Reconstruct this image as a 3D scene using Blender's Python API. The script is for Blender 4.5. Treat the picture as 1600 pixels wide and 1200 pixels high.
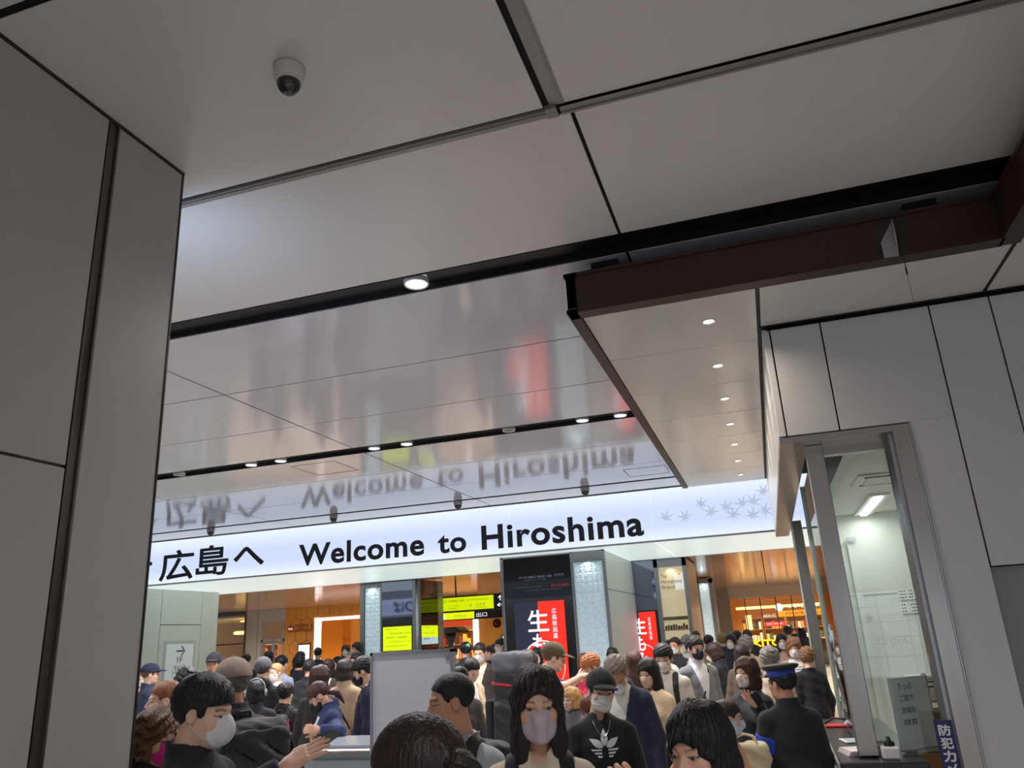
import bpy, bmesh, math, random
import numpy as np
from mathutils import Vector, Matrix, Euler

random.seed(7); np.random.seed(7)
for o in list(bpy.data.objects): bpy.data.objects.remove(o)
SC = bpy.context.scene
COL = SC.collection

# ------------------------------------------------------------------ camera
cam_d = bpy.data.cameras.new('camera'); cam = bpy.data.objects.new('camera', cam_d); COL.objects.link(cam)
cam_d.sensor_width = 36.0; cam_d.lens = 36.0 * 1209.33 / 1600.0
cam_d.clip_start = 0.05; cam_d.clip_end = 200
_r = Vector((0.9505789, 0.3057502, -0.05400534)); _u = Vector((0.14392132, -0.27979065, 0.94921222)); _f = Vector((-0.27511164, 0.91007363, 0.30996706))
cam.matrix_world = Matrix(((_r.x, _u.x, -_f.x, 0), (_r.y, _u.y, -_f.y, 0), (_r.z, _u.z, -_f.z, 1.78), (0, 0, 0, 1)))
SC.camera = cam
# ------------------------------------------------------------------ world and exposure
w = bpy.data.worlds.new('world'); SC.world = w; w.use_nodes = True
w.node_tree.nodes['Background'].inputs[0].default_value = (0.80, 0.83, 0.90, 1)
w.node_tree.nodes['Background'].inputs[1].default_value = 0.30
SC.view_settings.view_transform = 'Standard'; SC.view_settings.look = 'None'
SC.view_settings.gamma = 1.0; SC.view_settings.use_curve_mapping = False
SC.view_settings.exposure = 0.28

# ------------------------------------------------------------------ materials
MATS = {}
def srgb(c):
    return tuple(((v / 12.92) if v <= 0.04045 else ((v + 0.055) / 1.055) ** 2.4) for v in [q / 255.0 for q in c])
def mat(name, col=(128, 128, 128), rough=0.6, metal=0.0, emit=0.0, ecol=None, noise=0.0, nscale=8.0, bump=0.0, bscale=40.0, spec=0.5, alpha=None, trans=0.0, stretch=(1, 1, 1), sheen=0.0, coat=0.0):
    if name in MATS: return MATS[name]
    m = bpy.data.materials.new(name); m.use_nodes = True; MATS[name] = m
    nt = m.node_tree; b = nt.nodes['Principled BSDF']
    lin = srgb(col) + (1,)
    b.inputs['Base Color'].default_value = lin; b.inputs['Roughness'].default_value = rough
    b.inputs['Metallic'].default_value = metal; b.inputs['Specular IOR Level'].default_value = spec
    b.inputs['Transmission Weight'].default_value = trans
    b.inputs['Sheen Weight'].default_value = sheen
    b.inputs['Coat Weight'].default_value = coat
    if emit > 0:
        b.inputs['Emission Color'].default_value = (srgb(ecol) + (1,)) if ecol else lin
        b.inputs['Emission Strength'].default_value = emit
    if noise > 0 or bump > 0:
        tc = nt.nodes.new('ShaderNodeTexCoord'); mp = nt.nodes.new('ShaderNodeMapping')
        mp.inputs['Scale'].default_value = stretch
        nt.links.new(tc.outputs['Object'], mp.inputs['Vector'])
    if noise > 0:
        n = nt.nodes.new('ShaderNodeTexNoise'); n.inputs['Scale'].default_value = nscale; n.inputs['Detail'].default_value = 4
        nt.links.new(mp.outputs[0], n.inputs['Vector'])
        r = nt.nodes.new('ShaderNodeMapRange'); r.inputs[1].default_value = 0.25; r.inputs[2].default_value = 0.75
        r.inputs[3].default_value = 1 - noise; r.inputs[4].default_value = 1 + noise
        nt.links.new(n.outputs['Fac'], r.inputs[0])
        v = nt.nodes.new('ShaderNodeVectorMath'); v.operation = 'SCALE'; v.inputs[0].default_value = lin[:3]
        nt.links.new(r.outputs[0], v.inputs['Scale']); nt.links.new(v.outputs[0], b.inputs['Base Color'])
    if bump > 0:
        n2 = nt.nodes.new('ShaderNodeTexNoise'); n2.inputs['Scale'].default_value = bscale; n2.inputs['Detail'].default_value = 3
        nt.links.new(mp.outputs[0], n2.inputs['Vector'])
        bp = nt.nodes.new('ShaderNodeBump'); bp.inputs['Strength'].default_value = bump; bp.inputs['Distance'].default_value = 0.01
        nt.links.new(n2.outputs['Fac'], bp.inputs['Height']); nt.links.new(bp.outputs[0], b.inputs['Normal'])
    return m

# ------------------------------------------------------------------ object helpers
def new_mesh(name, verts, faces, smooth=False):
    me = bpy.data.meshes.new(name); me.from_pydata([tuple(v) for v in verts], [], [tuple(f) for f in faces]); me.update()
    if smooth: me.polygons.foreach_set('use_smooth', [True] * len(me.polygons))
    return me
def link(name, me, material=None, parent=None, mw=None):
    o = bpy.data.objects.new(name, me); COL.objects.link(o)
    if material is not None:
        if len(me.materials) == 0: me.materials.append(None)
        o.material_slots[0].link = 'OBJECT'; o.material_slots[0].material = material
    if parent is not None: o.parent = parent
    if mw is not None: o.matrix_local = mw
    return o
def empty(name, loc=(0, 0, 0), rz=0.0, scale=1.0):
    o = bpy.data.objects.new(name, None); COL.objects.link(o)
    o.location = loc; o.rotation_euler = (0, 0, rz); o.scale = (scale,) * 3; o.empty_display_size = 0.1
    return o
def tag(o, label, cat, group=None):
    o['label'] = label; o['category'] = cat
    if group: o['group'] = group
    return o
def struct(o, label=None):
    o['kind'] = 'structure'
    if label: o['label'] = label
    return o

class MB:
    """collects simple shapes into one mesh"""
    def __init__(s): s.v = []; s.f = []
    def add(s, vs, fs):
        n = len(s.v); s.v += [tuple(v) for v in vs]; s.f += [tuple(i + n for i in f) for f in fs]; return s
    def box(s, x0, x1, y0, y1, z0, z1, bev=0.0):
        if bev <= 0:
            vs = [(x, y, z) for z in (z0, z1) for y in (y0, y1) for x in (x0, x1)]
            return s.add(vs, [(0, 2, 3, 1), (4, 5, 7, 6), (0, 1, 5, 4), (2, 6, 7, 3), (0, 4, 6, 2), (1, 3, 7, 5)])
        bm = bmesh.new(); bmesh.ops.create_cube(bm, size=1)
        for v in bm.verts: v.co = Vector(((x0 + x1) / 2 + v.co.x * (x1 - x0), (y0 + y1) / 2 + v.co.y * (y1 - y0), (z0 + z1) / 2 + v.co.z * (z1 - z0)))
        bmesh.ops.bevel(bm, geom=list(bm.edges), offset=bev, segments=1, affect='EDGES')
        bm.verts.index_update()
        s.add([v.co[:] for v in bm.verts], [[v.index for v in f.verts] for f in bm.faces]); bm.free(); return s
    def prism(s, pts, d):            # pts: 3D polygon, d: extrusion vector
        n = len(pts); d = Vector(d)
        vs = [Vector(p) for p in pts] + [Vector(p) + d for p in pts]
        return s.add(vs, [tuple(range(n))[::-1], tuple(range(n, 2 * n))] + [(i, (i + 1) % n, n + (i + 1) % n, n + i) for i in range(n)])
    def lathe(s, prof, c=(0, 0, 0), axis='z', n=24):    # prof: (radius, height)
        vs = []; fs = []
        for r, h in prof:
            for k in range(n):
                a = 2 * math.pi * k / n; p = (r * math.cos(a), r * math.sin(a), h)
                if axis == 'y': p = (p[0], p[2], p[1])
                if axis == 'x': p = (p[2], p[0], p[1])
                vs.append((c[0] + p[0], c[1] + p[1], c[2] + p[2]))
        m = len(prof)
        for i in range(m - 1):
            for k in range(n):
                fs.append((i * n + k, i * n + (k + 1) % n, (i + 1) * n + (k + 1) % n, (i + 1) * n + k))
        fs.append(tuple(range(n))[::-1]); fs.append(tuple(range((m - 1) * n, m * n)))
        return s.add(vs, fs)
    def tube(s, pts, r, n=8):
        pts = [Vector(p) for p in pts]; vs = []; fs = []; up = Vector((0.13, 0.21, 0.97))
        for i, p in enumerate(pts):
            d = (pts[min(i + 1, len(pts) - 1)] - pts[max(i - 1, 0)]).normalized()
            a = d.cross(up).normalized(); b = d.cross(a)
            rr = r[i] if isinstance(r, (list, tuple)) else r
            for k in range(n):
                t = 2 * math.pi * k / n; vs.append(p + a * rr * math.cos(t) + b * rr * math.sin(t))
        for i in range(len(pts) - 1):
            for k in range(n): fs.append((i * n + k, i * n + (k + 1) % n, (i + 1) * n + (k + 1) % n, (i + 1) * n + k))
        fs.append(tuple(range(n))[::-1]); fs.append(tuple(range((len(pts) - 1) * n, len(pts) * n)))
        return s.add(vs, fs)
    def build(s, name, material, parent=None, smooth=False, mw=None):
        me = new_mesh(name, s.v, s.f, smooth)
        bm = bmesh.new(); bm.from_mesh(me); bmesh.ops.recalc_face_normals(bm, faces=bm.faces); bm.to_mesh(me); bm.free()
        return link(name, me, material, parent, mw)
def box(name, m, x0, x1, y0, y1, z0, z1, parent=None, bev=0.0):
    return MB().box(min(x0, x1), max(x0, x1), min(y0, y1), max(y0, y1), min(z0, z1), max(z0, z1), bev).build(name, m, parent)

# flat print: a text fitted into the rectangle origin + u*width, v*height (u right, v up, n out)
def text_mesh(body, bold=0.0, extrude=0.0, space=1.0):
    cu = bpy.data.curves.new('lettering', 'FONT'); cu.body = body; cu.size = 1; cu.offset = bold; cu.extrude = extrude; cu.space_character = space
    cu.resolution_u = 4
    o = bpy.data.objects.new('lettering', cu); COL.objects.link(o)
    dg = bpy.context.evaluated_depsgraph_get(); me = bpy.data.meshes.new_from_object(o.evaluated_get(dg))
    bpy.data.objects.remove(o); bpy.data.curves.remove(cu)
    return me
def fit_text(name, body, m, o, u, v, wid, hei, parent, bold=0.0, keep=False, space=1.0, lift=0.003, fat=0.0):
    me = text_mesh(body, bold, 0.0, space); n = len(me.vertices)
    if n == 0: return None
    co = np.empty(n * 3, np.float32); me.vertices.foreach_get('co', co); co = co.reshape(-1, 3)
    lo = co.min(0); hi = co.max(0); sx = wid / max(hi[0] - lo[0], 1e-6); sy = hei / max(hi[1] - lo[1], 1e-6)
    if keep: sx = sy = min(sx, sy)
    o, u, v = Vector(o), Vector(u).normalized(), Vector(v).normalized(); nn = u.cross(v)
    P = np.array(o)[None] + (co[:, :1] - lo[0]) * sx * np.array(u)[None] + (co[:, 1:2] - lo[1]) * sy * np.array(v)[None] + np.array(nn)[None] * lift
    if fat > 0:
        fc = [list(p.vertices) for p in me.polygons]; uu, vv = np.array(u), np.array(v); PP = []; FF = []
        for k in range(8):
            a = k * math.pi / 4; PP.append(P + fat * (math.cos(a) * uu + math.sin(a) * vv)[None] - k * 1e-5 * np.array(nn)[None]); FF += [[i + k * n for i in q] for q in fc]
        bpy.data.meshes.remove(me); me = new_mesh('lettering', np.concatenate(PP).tolist(), FF); return link(name, me, m, parent)
    me.vertices.foreach_set('co', P.astype(np.float32).ravel()); me.update(); me.materials.clear()
    return link(name, me, m, parent)
def poly_patch(pts2, o, u, v, lift=0.003):   # list of polygons in (a,b) plane coords -> MB
    o, u, v = Vector(o), Vector(u).normalized(), Vector(v).normalized(); nn = u.cross(v); mb = MB()
    for P in pts2:
        vs = [o + u * a + v * b + nn * lift for a, b in P]; mb.add(vs, [tuple(range(len(vs)))])
    return mb
# ------------------------------------------------------------------ material set of the place
M_ceil = mat('ceiling panel satin', (214, 210, 206), 0.30, bump=0.015, bscale=3)
M_ceilg = mat('ceiling panel gloss', (208, 208, 213), 0.10, bump=0.008, bscale=2.0, spec=0.8)
M_soff = mat('canopy panel gloss', (214, 212, 207), 0.16, bump=0.01, bscale=2.0, spec=0.6)
M_black = mat('black channel', (10, 10, 11), 0.5)
M_plen = mat('plenum', (16, 16, 17), 0.9)
M_rail = mat('rail aluminium', (146, 142, 138), 0.4, metal=0.3)
M_wall = mat('wall panel grey', (176, 175, 169), 0.42, bump=0.02, bscale=6, noise=0.03, nscale=1.3)
M_wallR = mat('wall panel cool grey', (202, 201, 201), 0.45, noise=0.05, nscale=160)
M_steel = mat('brushed stainless steel', (176, 170, 164), 0.30, metal=1.0, noise=0.06, nscale=30, stretch=(1, 1, 0.05))
M_steeld = mat('dull steel strip', (110, 106, 98), 0.35, metal=0.9)
M_alu = mat('aluminium frame', (176, 178, 182), 0.32, metal=0.8)
M_brown = mat('dark brown fascia', (54, 33, 29), 0.4, noise=0.06, nscale=3)
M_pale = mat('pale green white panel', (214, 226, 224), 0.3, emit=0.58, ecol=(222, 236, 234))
M_white = mat('white paint', (232, 232, 230), 0.5)
M_taxi = mat('pale green wall panel', (228, 236, 229), 0.4)
M_ink = mat('black lettering', (38, 40, 48), 0.5)
M_glassd = mat('dark display glass', (7, 8, 13), 0.04, spec=0.35)
M_mirror = mat('dark mirror glass', (128, 132, 150), 0.03, metal=1.0)
M_glass = None
def glass_mat(name, tint=(0.93, 0.97, 0.96), refl=0.06):
    if name in MATS: return MATS[name]
    m = bpy.data.materials.new(name); m.use_nodes = True; MATS[name] = m; nt = m.node_tree; nt.nodes.clear()
    out = nt.nodes.new('ShaderNodeOutputMaterial'); mix = nt.nodes.new('ShaderNodeMixShader')
    t = nt.nodes.new('ShaderNodeBsdfTransparent'); t.inputs[0].default_value = tint + (1,)
    g = nt.nodes.new('ShaderNodeBsdfGlossy'); g.inputs['Roughness'].default_value = 0.01
    fr = nt.nodes.new('ShaderNodeFresnel'); fr.inputs['IOR'].default_value = 1.5
    nt.links.new(fr.outputs[0], mix.inputs[0]); nt.links.new(t.outputs[0], mix.inputs[1]); nt.links.new(g.outputs[0], mix.inputs[2])
    nt.links.new(mix.outputs[0], out.inputs[0]); return m
M_glass = glass_mat('clear glass')
M_glassedge = mat('green glass edge', (186, 204, 198), 0.2, spec=0.8)

def sign_mat(name, top=(238, 247, 255), mid=(206, 220, 250), s=1.0, z0=3.21, z1=4.12):
    m = bpy.data.materials.new(name); m.use_nodes = True; MATS[name] = m; nt = m.node_tree
    b = nt.nodes['Principled BSDF']; b.inputs['Base Color'].default_value = (0.18, 0.19, 0.2, 1); b.inputs['Roughness'].default_value = 0.35
    g = nt.nodes.new('ShaderNodeNewGeometry'); sp = nt.nodes.new('ShaderNodeSeparateXYZ'); nt.links.new(g.outputs['Position'], sp.inputs[0])
    mr = nt.nodes.new('ShaderNodeMapRange'); mr.inputs[1].default_value = z0; mr.inputs[2].default_value = z1; nt.links.new(sp.outputs['Z'], mr.inputs[0])
    cr = nt.nodes.new('ShaderNodeValToRGB'); e = cr.color_ramp.elements
    e[0].position = 0.0; e[0].color = srgb(top) + (1,); e[1].position = 1.0; e[1].color = srgb(top) + (1,)
    for p, c in ((0.30, mid), (0.62, mid)):
        q = e.new(p); q.color = srgb(c) + (1,)
    nt.links.new(mr.outputs[0], cr.inputs[0]); nt.links.new(cr.outputs[0], b.inputs['Emission Color']); b.inputs['Emission Strength'].default_value = s
    return m
M_sign = sign_mat('backlit sign face', s=0.80)

# ------------------------------------------------------------------ floor
def floor_mat():
    m = bpy.data.materials.new('polished floor tiles'); m.use_nodes = True; nt = m.node_tree; b = nt.nodes['Principled BSDF']
    tc = nt.nodes.new('ShaderNodeTexCoord'); br = nt.nodes.new('ShaderNodeTexBrick'); br.offset = 0.0
    br.inputs['Color1'].default_value = srgb((206, 204, 200)) + (1,); br.inputs['Color2'].default_value = srgb((190, 187, 182)) + (1,)
    br.inputs['Mortar'].default_value = srgb((120, 114, 104)) + (1,); br.inputs['Scale'].default_value = 1.0
    br.inputs['Brick Width'].default_value = 1.2; br.inputs['Row Height'].default_value = 0.6; br.inputs['Mortar Size'].default_value = 0.006
    nt.links.new(tc.outputs['Object'], br.inputs['Vector']); nt.links.new(br.outputs[0], b.inputs['Base Color'])
    b.inputs['Roughness'].default_value = 0.28; return m
struct(box('floor', floor_mat(), -34, 14, -14, 62, -0.12, 0.0), 'polished beige floor tiles of the station concourse')

# ------------------------------------------------------------------ main ceiling
ZC = 4.13
ceil = struct(box('ceiling', M_plen, -15.5, 7.8, -6.0, 13.72, ZC + 0.10, ZC + 0.22), 'white panelled concourse ceiling with black slots')
rows = [(-5.95, -4.3), (-4.3, -2.65), (-2.65, -1.0), (-1.0, 0.34), (0.34, 1.68), (1.70, 3.00), (3.06, 4.345), (4.60, 5.945), (5.945, 7.235), (7.235, 8.44), (8.74, 10.0), (10.0, 11.42), (11.42, 12.76), (12.87, 13.70)]
xed = [-15.4, -12.92, -8.80, -4.68, -0.555, 3.56, 7.7]
for ri, (y0, y1) in enumerate(rows):
    for i in range(len(xed) - 1):
        x0, x1 = xed[i], xed[i + 1]
        if ri <= 5 and abs(x1 + 0.555) < 1e-6: x1 = -0.665
        if ri <= 5 and abs(x0 + 0.555) < 1e-6: x0 = -0.585
        gx = 0.010 if ri <= 6 else 0.009; gy = 0.008 if ri < 6 else 0.009
        box('panel', M_ceil if ri <= 6 else M_ceilg, x0 + gx, x1 - gx, y0 + gy, y1 - gy, ZC, ZC + 0.008, ceil, bev=0.002)
for y0, y1 in ((-5.95, 4.345), (4.60, 8.44), (8.74, 12.76), (12.87, 13.70)): box('joint_backing', M_plen, -15.4, 7.7, y0, y1, ZC + 0.010, ZC + 0.06, ceil)
for y0, y1 in ((4.35, 4.595), (8.445, 8.735), (12.765, 12.865)):
    mb = MB().box(-15.4, 7.7, y0, y1, ZC + 0.045, ZC + 0.09)
    mb.box(-15.4, 7.7, y0, y0 + 0.012, ZC + 0.0, ZC + 0.06); mb.box(-15.4, 7.7, y1 - 0.012, y1, ZC - 0.0, ZC + 0.06); mb.build('slot_channel', M_black, ceil)
# partition rail and the bevelled cross channel
MB().box(-2.9, -0.63, 3.005, 3.055, ZC - 0.012, ZC + 0.03).box(-2.9, -0.63, 3.018, 3.024, ZC - 0.018, ZC + 0.03).build('guide_rail', M_rail, ceil)
MB().box(-0.60, 7.7, 2.995, 3.06, ZC - 0.012, ZC + 0.03).box(-0.60, 7.7, 3.035, 3.042, ZC - 0.020, ZC + 0.03).box(-0.60, 7.7, 2.995, 3.004, ZC - 0.016, ZC + 0.03).build('guide_rail', M_rail, ceil)
MB().box(-0.67, -0.615, 2.99, 3.06, ZC - 0.016, ZC + 0.03).build('rail_junction', M_rail, ceil)
MB().prism([(-0.645, -5.9, ZC + 0.009), (-0.588, -5.9, ZC - 0.004), (-0.570, -5.9, ZC - 0.004), (-0.570, -5.9, ZC + 0.06)], (0, 8.89, 0)).build('channel_lip', M_rail, ceil)
# flush access hatches
M_line = mat('hatch joint', (120, 124, 132), 0.5)
def hatch(x0, x1, y0, y1):
    mb = MB(); t = 0.012
    mb.box(x0, x1, y0, y0 + t, ZC - 0.003, ZC + 0.01).box(x0, x1, y1 - t, y1, ZC - 0.003, ZC + 0.01).box(x0, x0 + t, y0, y1, ZC - 0.003, ZC + 0.01).box(x1 - t, x1, y0, y1, ZC - 0.003, ZC + 0.01)
    mb.build('access_hatch', M_line, ceil)
hatch(-5.89, -5.23, 8.93, 9.62); hatch(-1.85, -1.2, 11.75, 12.4)

# downlights in the slots (each with its own lamp)
M_lamp = mat('lit lamp', (255, 255, 255), 0.4, emit=7.0, ecol=(255, 244, 248))
M_lampoff = mat('dim lamp', (120, 120, 124), 0.3)
M_lampw = mat('lit warm lamp', (255, 255, 255), 0.4, emit=9.0, ecol=(255, 232, 205))
M_trim = mat('white lamp ring', (205, 205, 206), 0.35)
def lamp_light(name, loc, power, size, col, parent, spread=150):
    d = bpy.data.lights.new(name, 'AREA'); d.shape = 'DISK'; d.size = size; d.energy = power; d.color = col; d.spread = math.radians(spread)
    o = bpy.data.objects.new(name, d); COL.objects.link(o); o.parent = parent; o.location = loc; return o
DL_ME = {}
def downlight(x, y, z, r, lit, label, power=10, warm=False, group=None):
    e = empty('downlight', (x, y, z)); tag(e, label, 'downlight', group)
    k = (r,)
    if k not in DL_ME:
        a = MB().lathe([(r * 0.84, 0.03), (r * 0.86, -0.004), (r, -0.008), (r * 1.03, 0.0), (r * 1.03, 0.03)], n=28)
        me = new_mesh('ring', a.v, a.f[:-2], True)
        b = MB().lathe([(r * 0.85, 0.012), (r * 0.85, 0.002), (r * 0.6, -0.002), (r * 0.05, -0.003)], n=28); me2 = new_mesh('diffuser', b.v, b.f, True); DL_ME[k] = (me, me2)
    link('ring', DL_ME[k][0], M_trim, e); link('diffuser', DL_ME[k][1], (M_lampw if warm else M_lamp) if lit else M_lampoff, e)
    if lit: lamp_light('lamp', (0, 0, -0.02), power, r * 1.5, (1.0, 0.86, 0.70) if warm else (1.0, 0.95, 0.97), e)
    return e
downlight(-2.0, 4.472, ZC, 0.085, True, 'large round white downlight in the nearest black ceiling slot', 26)
for i, x in enumerate((-4.9, -7.3, -9.7, -12.1)): downlight(x, 4.472, ZC, 0.085, True, 'round downlight added unseen in the nearest slot behind the left wall', 34, group='added unseen downlights')  # lamps added out of sight to brighten the concourse
for i in range(12): downlight(-12 + (i % 6) * 3.1, -1.2 if i < 6 else -3.6, ZC, 0.085, True, 'round ceiling downlight added unseen behind the camera', 30, group='added downlights behind the camera')  # unseen rows added to raise the light on crowd and near ceiling
ordn = ['far left end', 'second from left', 'third from left', 'fourth from left', 'fifth from left', 'sixth from left', 'seventh from left', 'right end beside the brown canopy']
for i, (x, lit) in enumerate([(-7.415, False), (-6.27, True), (-5.82, True), (-4.46, True), (-4.01, True), (-2.67, False), (-1.765, True), (-1.317, True)]):
    downlight(x, 8.59, ZC, 0.075, lit, '%s downlight in the middle black ceiling slot, %s' % ('lit round' if lit else 'unlit round', ordn[i]), 40, group='downlights in the middle slot')
# small dome speakers hanging under the far slot
M_smoke = mat('smoked dome', (58, 60, 66), 0.15, spec=0.8)
nm = ['leftmost, above the Japanese letters', 'above the word Welcome', 'above the word to', 'rightmost, above the word Hiroshima']
for i, x in enumerate((-10.196, -7.483, -4.995, -2.687)):
    e = empty('dome_camera', (x, 12.80, ZC)); tag(e, 'small grey dome camera on far slot, ' + nm[i], 'camera', 'dome cameras along the far slot')
    MB().lathe([(0.062, 0.0), (0.075, -0.03), (0.075, -0.07), (0.066, -0.085)], n=18).build('housing', mat('grey housing', (150, 152, 158), 0.4), e, True)
    MB().lathe([(0.066, -0.085), (0.062, -0.115), (0.045, -0.142), (0.012, -0.156)], n=18).build('dome', M_smoke, e, True)
# the near security camera
e = empty('dome_camera', (-1.615, 2.335, ZC)); tag(e, 'white security dome camera on the near ceiling panel', 'camera')
M_camw = mat('off white plastic', (208, 206, 200), 0.45)
MB().lathe([(0.066, 0.0), (0.066, -0.012), (0.062, -0.055), (0.060, -0.062), (0.058, -0.066), (0.055, -0.068)], n=32).build('housing', M_camw, e, True)
MB().lathe([(0.057, -0.066), (0.057, -0.074), (0.053, -0.076)], n=32).build('collar', M_camw, e, True)
MB().lathe([(0.050, -0.072), (0.049, -0.086), (0.043, -0.105), (0.032, -0.119), (0.016, -0.127), (0.003, -0.129)], n=32).build('dome', mat('black dome', (14, 14, 16), 0.06, spec=0.9), e, True)

# ------------------------------------------------------------------ near left wall end
wl = struct(box('wall_left', M_steeld, -3.45, -2.556, -4.0, 2.785, 0.0, ZC - 0.01), 'grey panelled wall end close to the camera')
XW = -2.54
def lpanel(y0, y1, z0, z1): box('panel', M_wall, -2.556, XW, y0, y1, z0, z1, wl, bev=0.003)
for (y0, y1) in ((-3.9, -1.85), (-1.84, 0.22), (0.23, 2.313)):
    lpanel(y0, y1, 0.02, 2.500); lpanel(y0, y1, 2.512, 4.115)
lpanel(2.378, 2.792, 0.02, 4.115)
MB().box(-2.553, -2.546, 2.316, 2.375, 0.0, 4.12).box(-2.556, -2.538, 2.316, 2.326, 0, 4.12).box(-2.556, -2.538, 2.366, 2.375, 0, 4.12).build('cover_strip', M_steeld, wl)
box('corner_trim', mat('dark trim', (62, 62, 60), 0.4, metal=0.5), -2.60, -2.537, 2.792, 2.802, 0, 4.122, wl)
box('top_trim', MATS['dark trim'], -2.60, -2.535, -3.9, 2.802, 4.116, 4.13, wl)

gs = empty('guide_sign', (-3.04, 2.80, 0)); tag(gs, 'bluish backlit guide sign on the hidden far face of the left wall', 'sign')
box('case', M_alu, -.38, .40, 0, .06, 3.15, 3.85, gs); box('face', mat('bluish sign face', (225, 238, 255), .4, emit=4.5, ecol=(190, 218, 255)), -.36, .38, .06, .066, 3.18, 3.82, gs)
# ------------------------------------------------------------------ the big illuminated sign
YS = 13.75
sign = empty('illuminated_sign', (-6, YS, 3.21)); tag(sign, 'long white backlit sign reading Welcome to Hiroshima above the passage', 'sign')
sign.location = (0, 0, 0)
xj = [-15.7, -12.23, -9.61, -6.98, -4.36, -1.735, 0.9, 3.5]
for i in range(len(xj) - 1):
    box('face_panel', M_sign, xj[i] + 0.003, xj[i + 1] - 0.003, YS, YS + 0.03, 3.235, 4.115, sign)
box('frame', M_alu, -15.7, 3.5, YS - 0.015, YS + 0.1, 3.21, 3.235, sign)
box('frame', mat('dark sign frame', (70, 74, 80), 0.4), -15.7, 3.5, YS - 0.03, YS + 0.1, 4.115, 4.14, sign)
box('back', M_white, -15.7, 3.5, YS + 0.03, YS + 0.1, 3.235, 4.115, sign)
U, V = (1, 0, 0), (0, 0, 1)
fit_text('lettering', 'Welcome', M_ink, (-8.81, YS, 3.335), U, V, 2.73, 0.425, sign, bold=0.028, space=1.08)
fit_text('lettering', 'to', M_ink, (-5.80, YS, 3.335), U, V, 0.575, 0.345, sign, bold=0.028, space=1.08)
fit_text('lettering', 'Hiroshima', M_ink, (-4.92, YS, 3.33), U, V, 3.02, 0.45, sign, bold=0.028, space=1.08)
fit_text('lettering', '広', M_ink, (-12.17, YS, 3.295), U, V, 0.83, 0.60, sign, fat=0.014)
fit_text('lettering', '島', M_ink, (-11.25, YS, 3.325), U, V, 0.77, 0.60, sign, fat=0.013)
fit_text('lettering', 'へ', M_ink, (-10.33, YS, 3.455), U, V, 0.70, 0.36, sign, fat=0.016)
for k, ch in enumerate('ようこそ'):
    fit_text('lettering', ch, M_ink, (-15.0 + k * 0.66 + (0.02 if k == 3 else 0), YS, 3.36), U, V, 0.60, 0.55, sign, fat=0.014)
M_leaf = mat('pale grey leaf print', (90, 94, 104), 0.5, emit=0.75, ecol=(186, 196, 226))
def maple(r, a0):
    P = []
    for k in range(7):
        a = a0 + (k - 3) * math.radians(48); L = r * (1.0 if abs(k - 3) < 2 else 0.82 if abs(k - 3) == 2 else 0.55)
        for da, q in ((-24, 0.30), (-7, 0.60), (0, 1.0), (7, 0.60)):
            P.append((L * q * math.sin(a + math.radians(da)), L * q * math.cos(a + math.radians(da))))
    P += [(r * 0.05 * math.cos(a0 + math.pi), -r * 0.05), (0.75 * r * math.sin(a0 + math.pi), 0.75 * r * math.cos(a0 + math.pi))]
    return P
for (x, z, a, r) in [(-1.497, 3.593, 0.3, .155), (-1.158, 3.578, -.5, .16), (-.886, 3.776, 1.1, .15), (-.713, 3.615, -.3, .165), (-.471, 3.671, .9, .165), (-.352, 3.536, -.2, .17), (-.181, 3.713, -.6, .16), (-.017, 3.723, .4, .16), (-.05, 3.498, .2, .165), (.146, 3.566, 1.3, .16), (.184, 3.879, -.4, .15), (.42, 3.66, .5, .16)]:
    P = maple(r, a); c = Vector((x, YS - 0.004, z)); vs = [c] + [c + Vector((p[0], 0, p[1])) for p in P]; n = len(P)
    MB().add(vs, [(0, i + 1, (i + 1) % n + 1) for i in range(n)]).build('maple_leaf', M_leaf, sign)
# sign box underside
ZB = 3.21
lc = struct(box('ceiling_lower', M_plen, -14.9, 3.5, 13.80, 17.25, ZB + 0.05, ZB + 0.7), 'pale panelled underside of the sign box')
xs2 = [-14.9, -12.23, -9.61, -6.98, -4.36, -1.735, 0.9, 3.5]
for i in range(len(xs2) - 1):
    for (y0, y1) in ((13.80, 15.45), (15.45, 17.22)):
        box('panel', M_pale, xs2[i] + .006, xs2[i + 1] - .006, y0 + .005, y1 - .005, ZB, ZB + 0.04, lc, bev=0.002)
box('edge_trim', M_alu, -14.9, 3.5, 17.22, 17.26, ZB - 0.01, ZB + 0.7, lc)

# the matching sign behind the camera (seen mirrored in the dark displays)
bs = empty('illuminated_sign'); tag(bs, 'long white backlit sign for the bullet train gates behind the camera', 'sign')
for k in range(7): box('face_panel', M_sign, -22 + k * 2.63, -22 + (k + 1) * 2.63 - 0.006, -6.03, -6.0, 3.26, 4.12, bs)
box('frame', M_alu, -22, -3.6, -6.06, -5.985, 3.235, 3.26, bs); box('frame', MATS['dark sign frame'], -22, -3.6, -6.06, -5.97, 4.12, 4.145, bs)
for k, ch in enumerate('新幹線'): fit_text('lettering', ch, M_ink, (-5.10 - k * 0.72 + 0.72, -6.0, 3.40), (-1, 0, 0), V, 0.62, 0.62, bs, fat=0.014)
for k, ch in enumerate('のりば'): fit_text('lettering', ch, M_ink, (-17.9 - k * 0.72, -6.0, 3.40), (-1, 0, 0), V, 0.62, 0.58, bs, fat=0.014)

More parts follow.
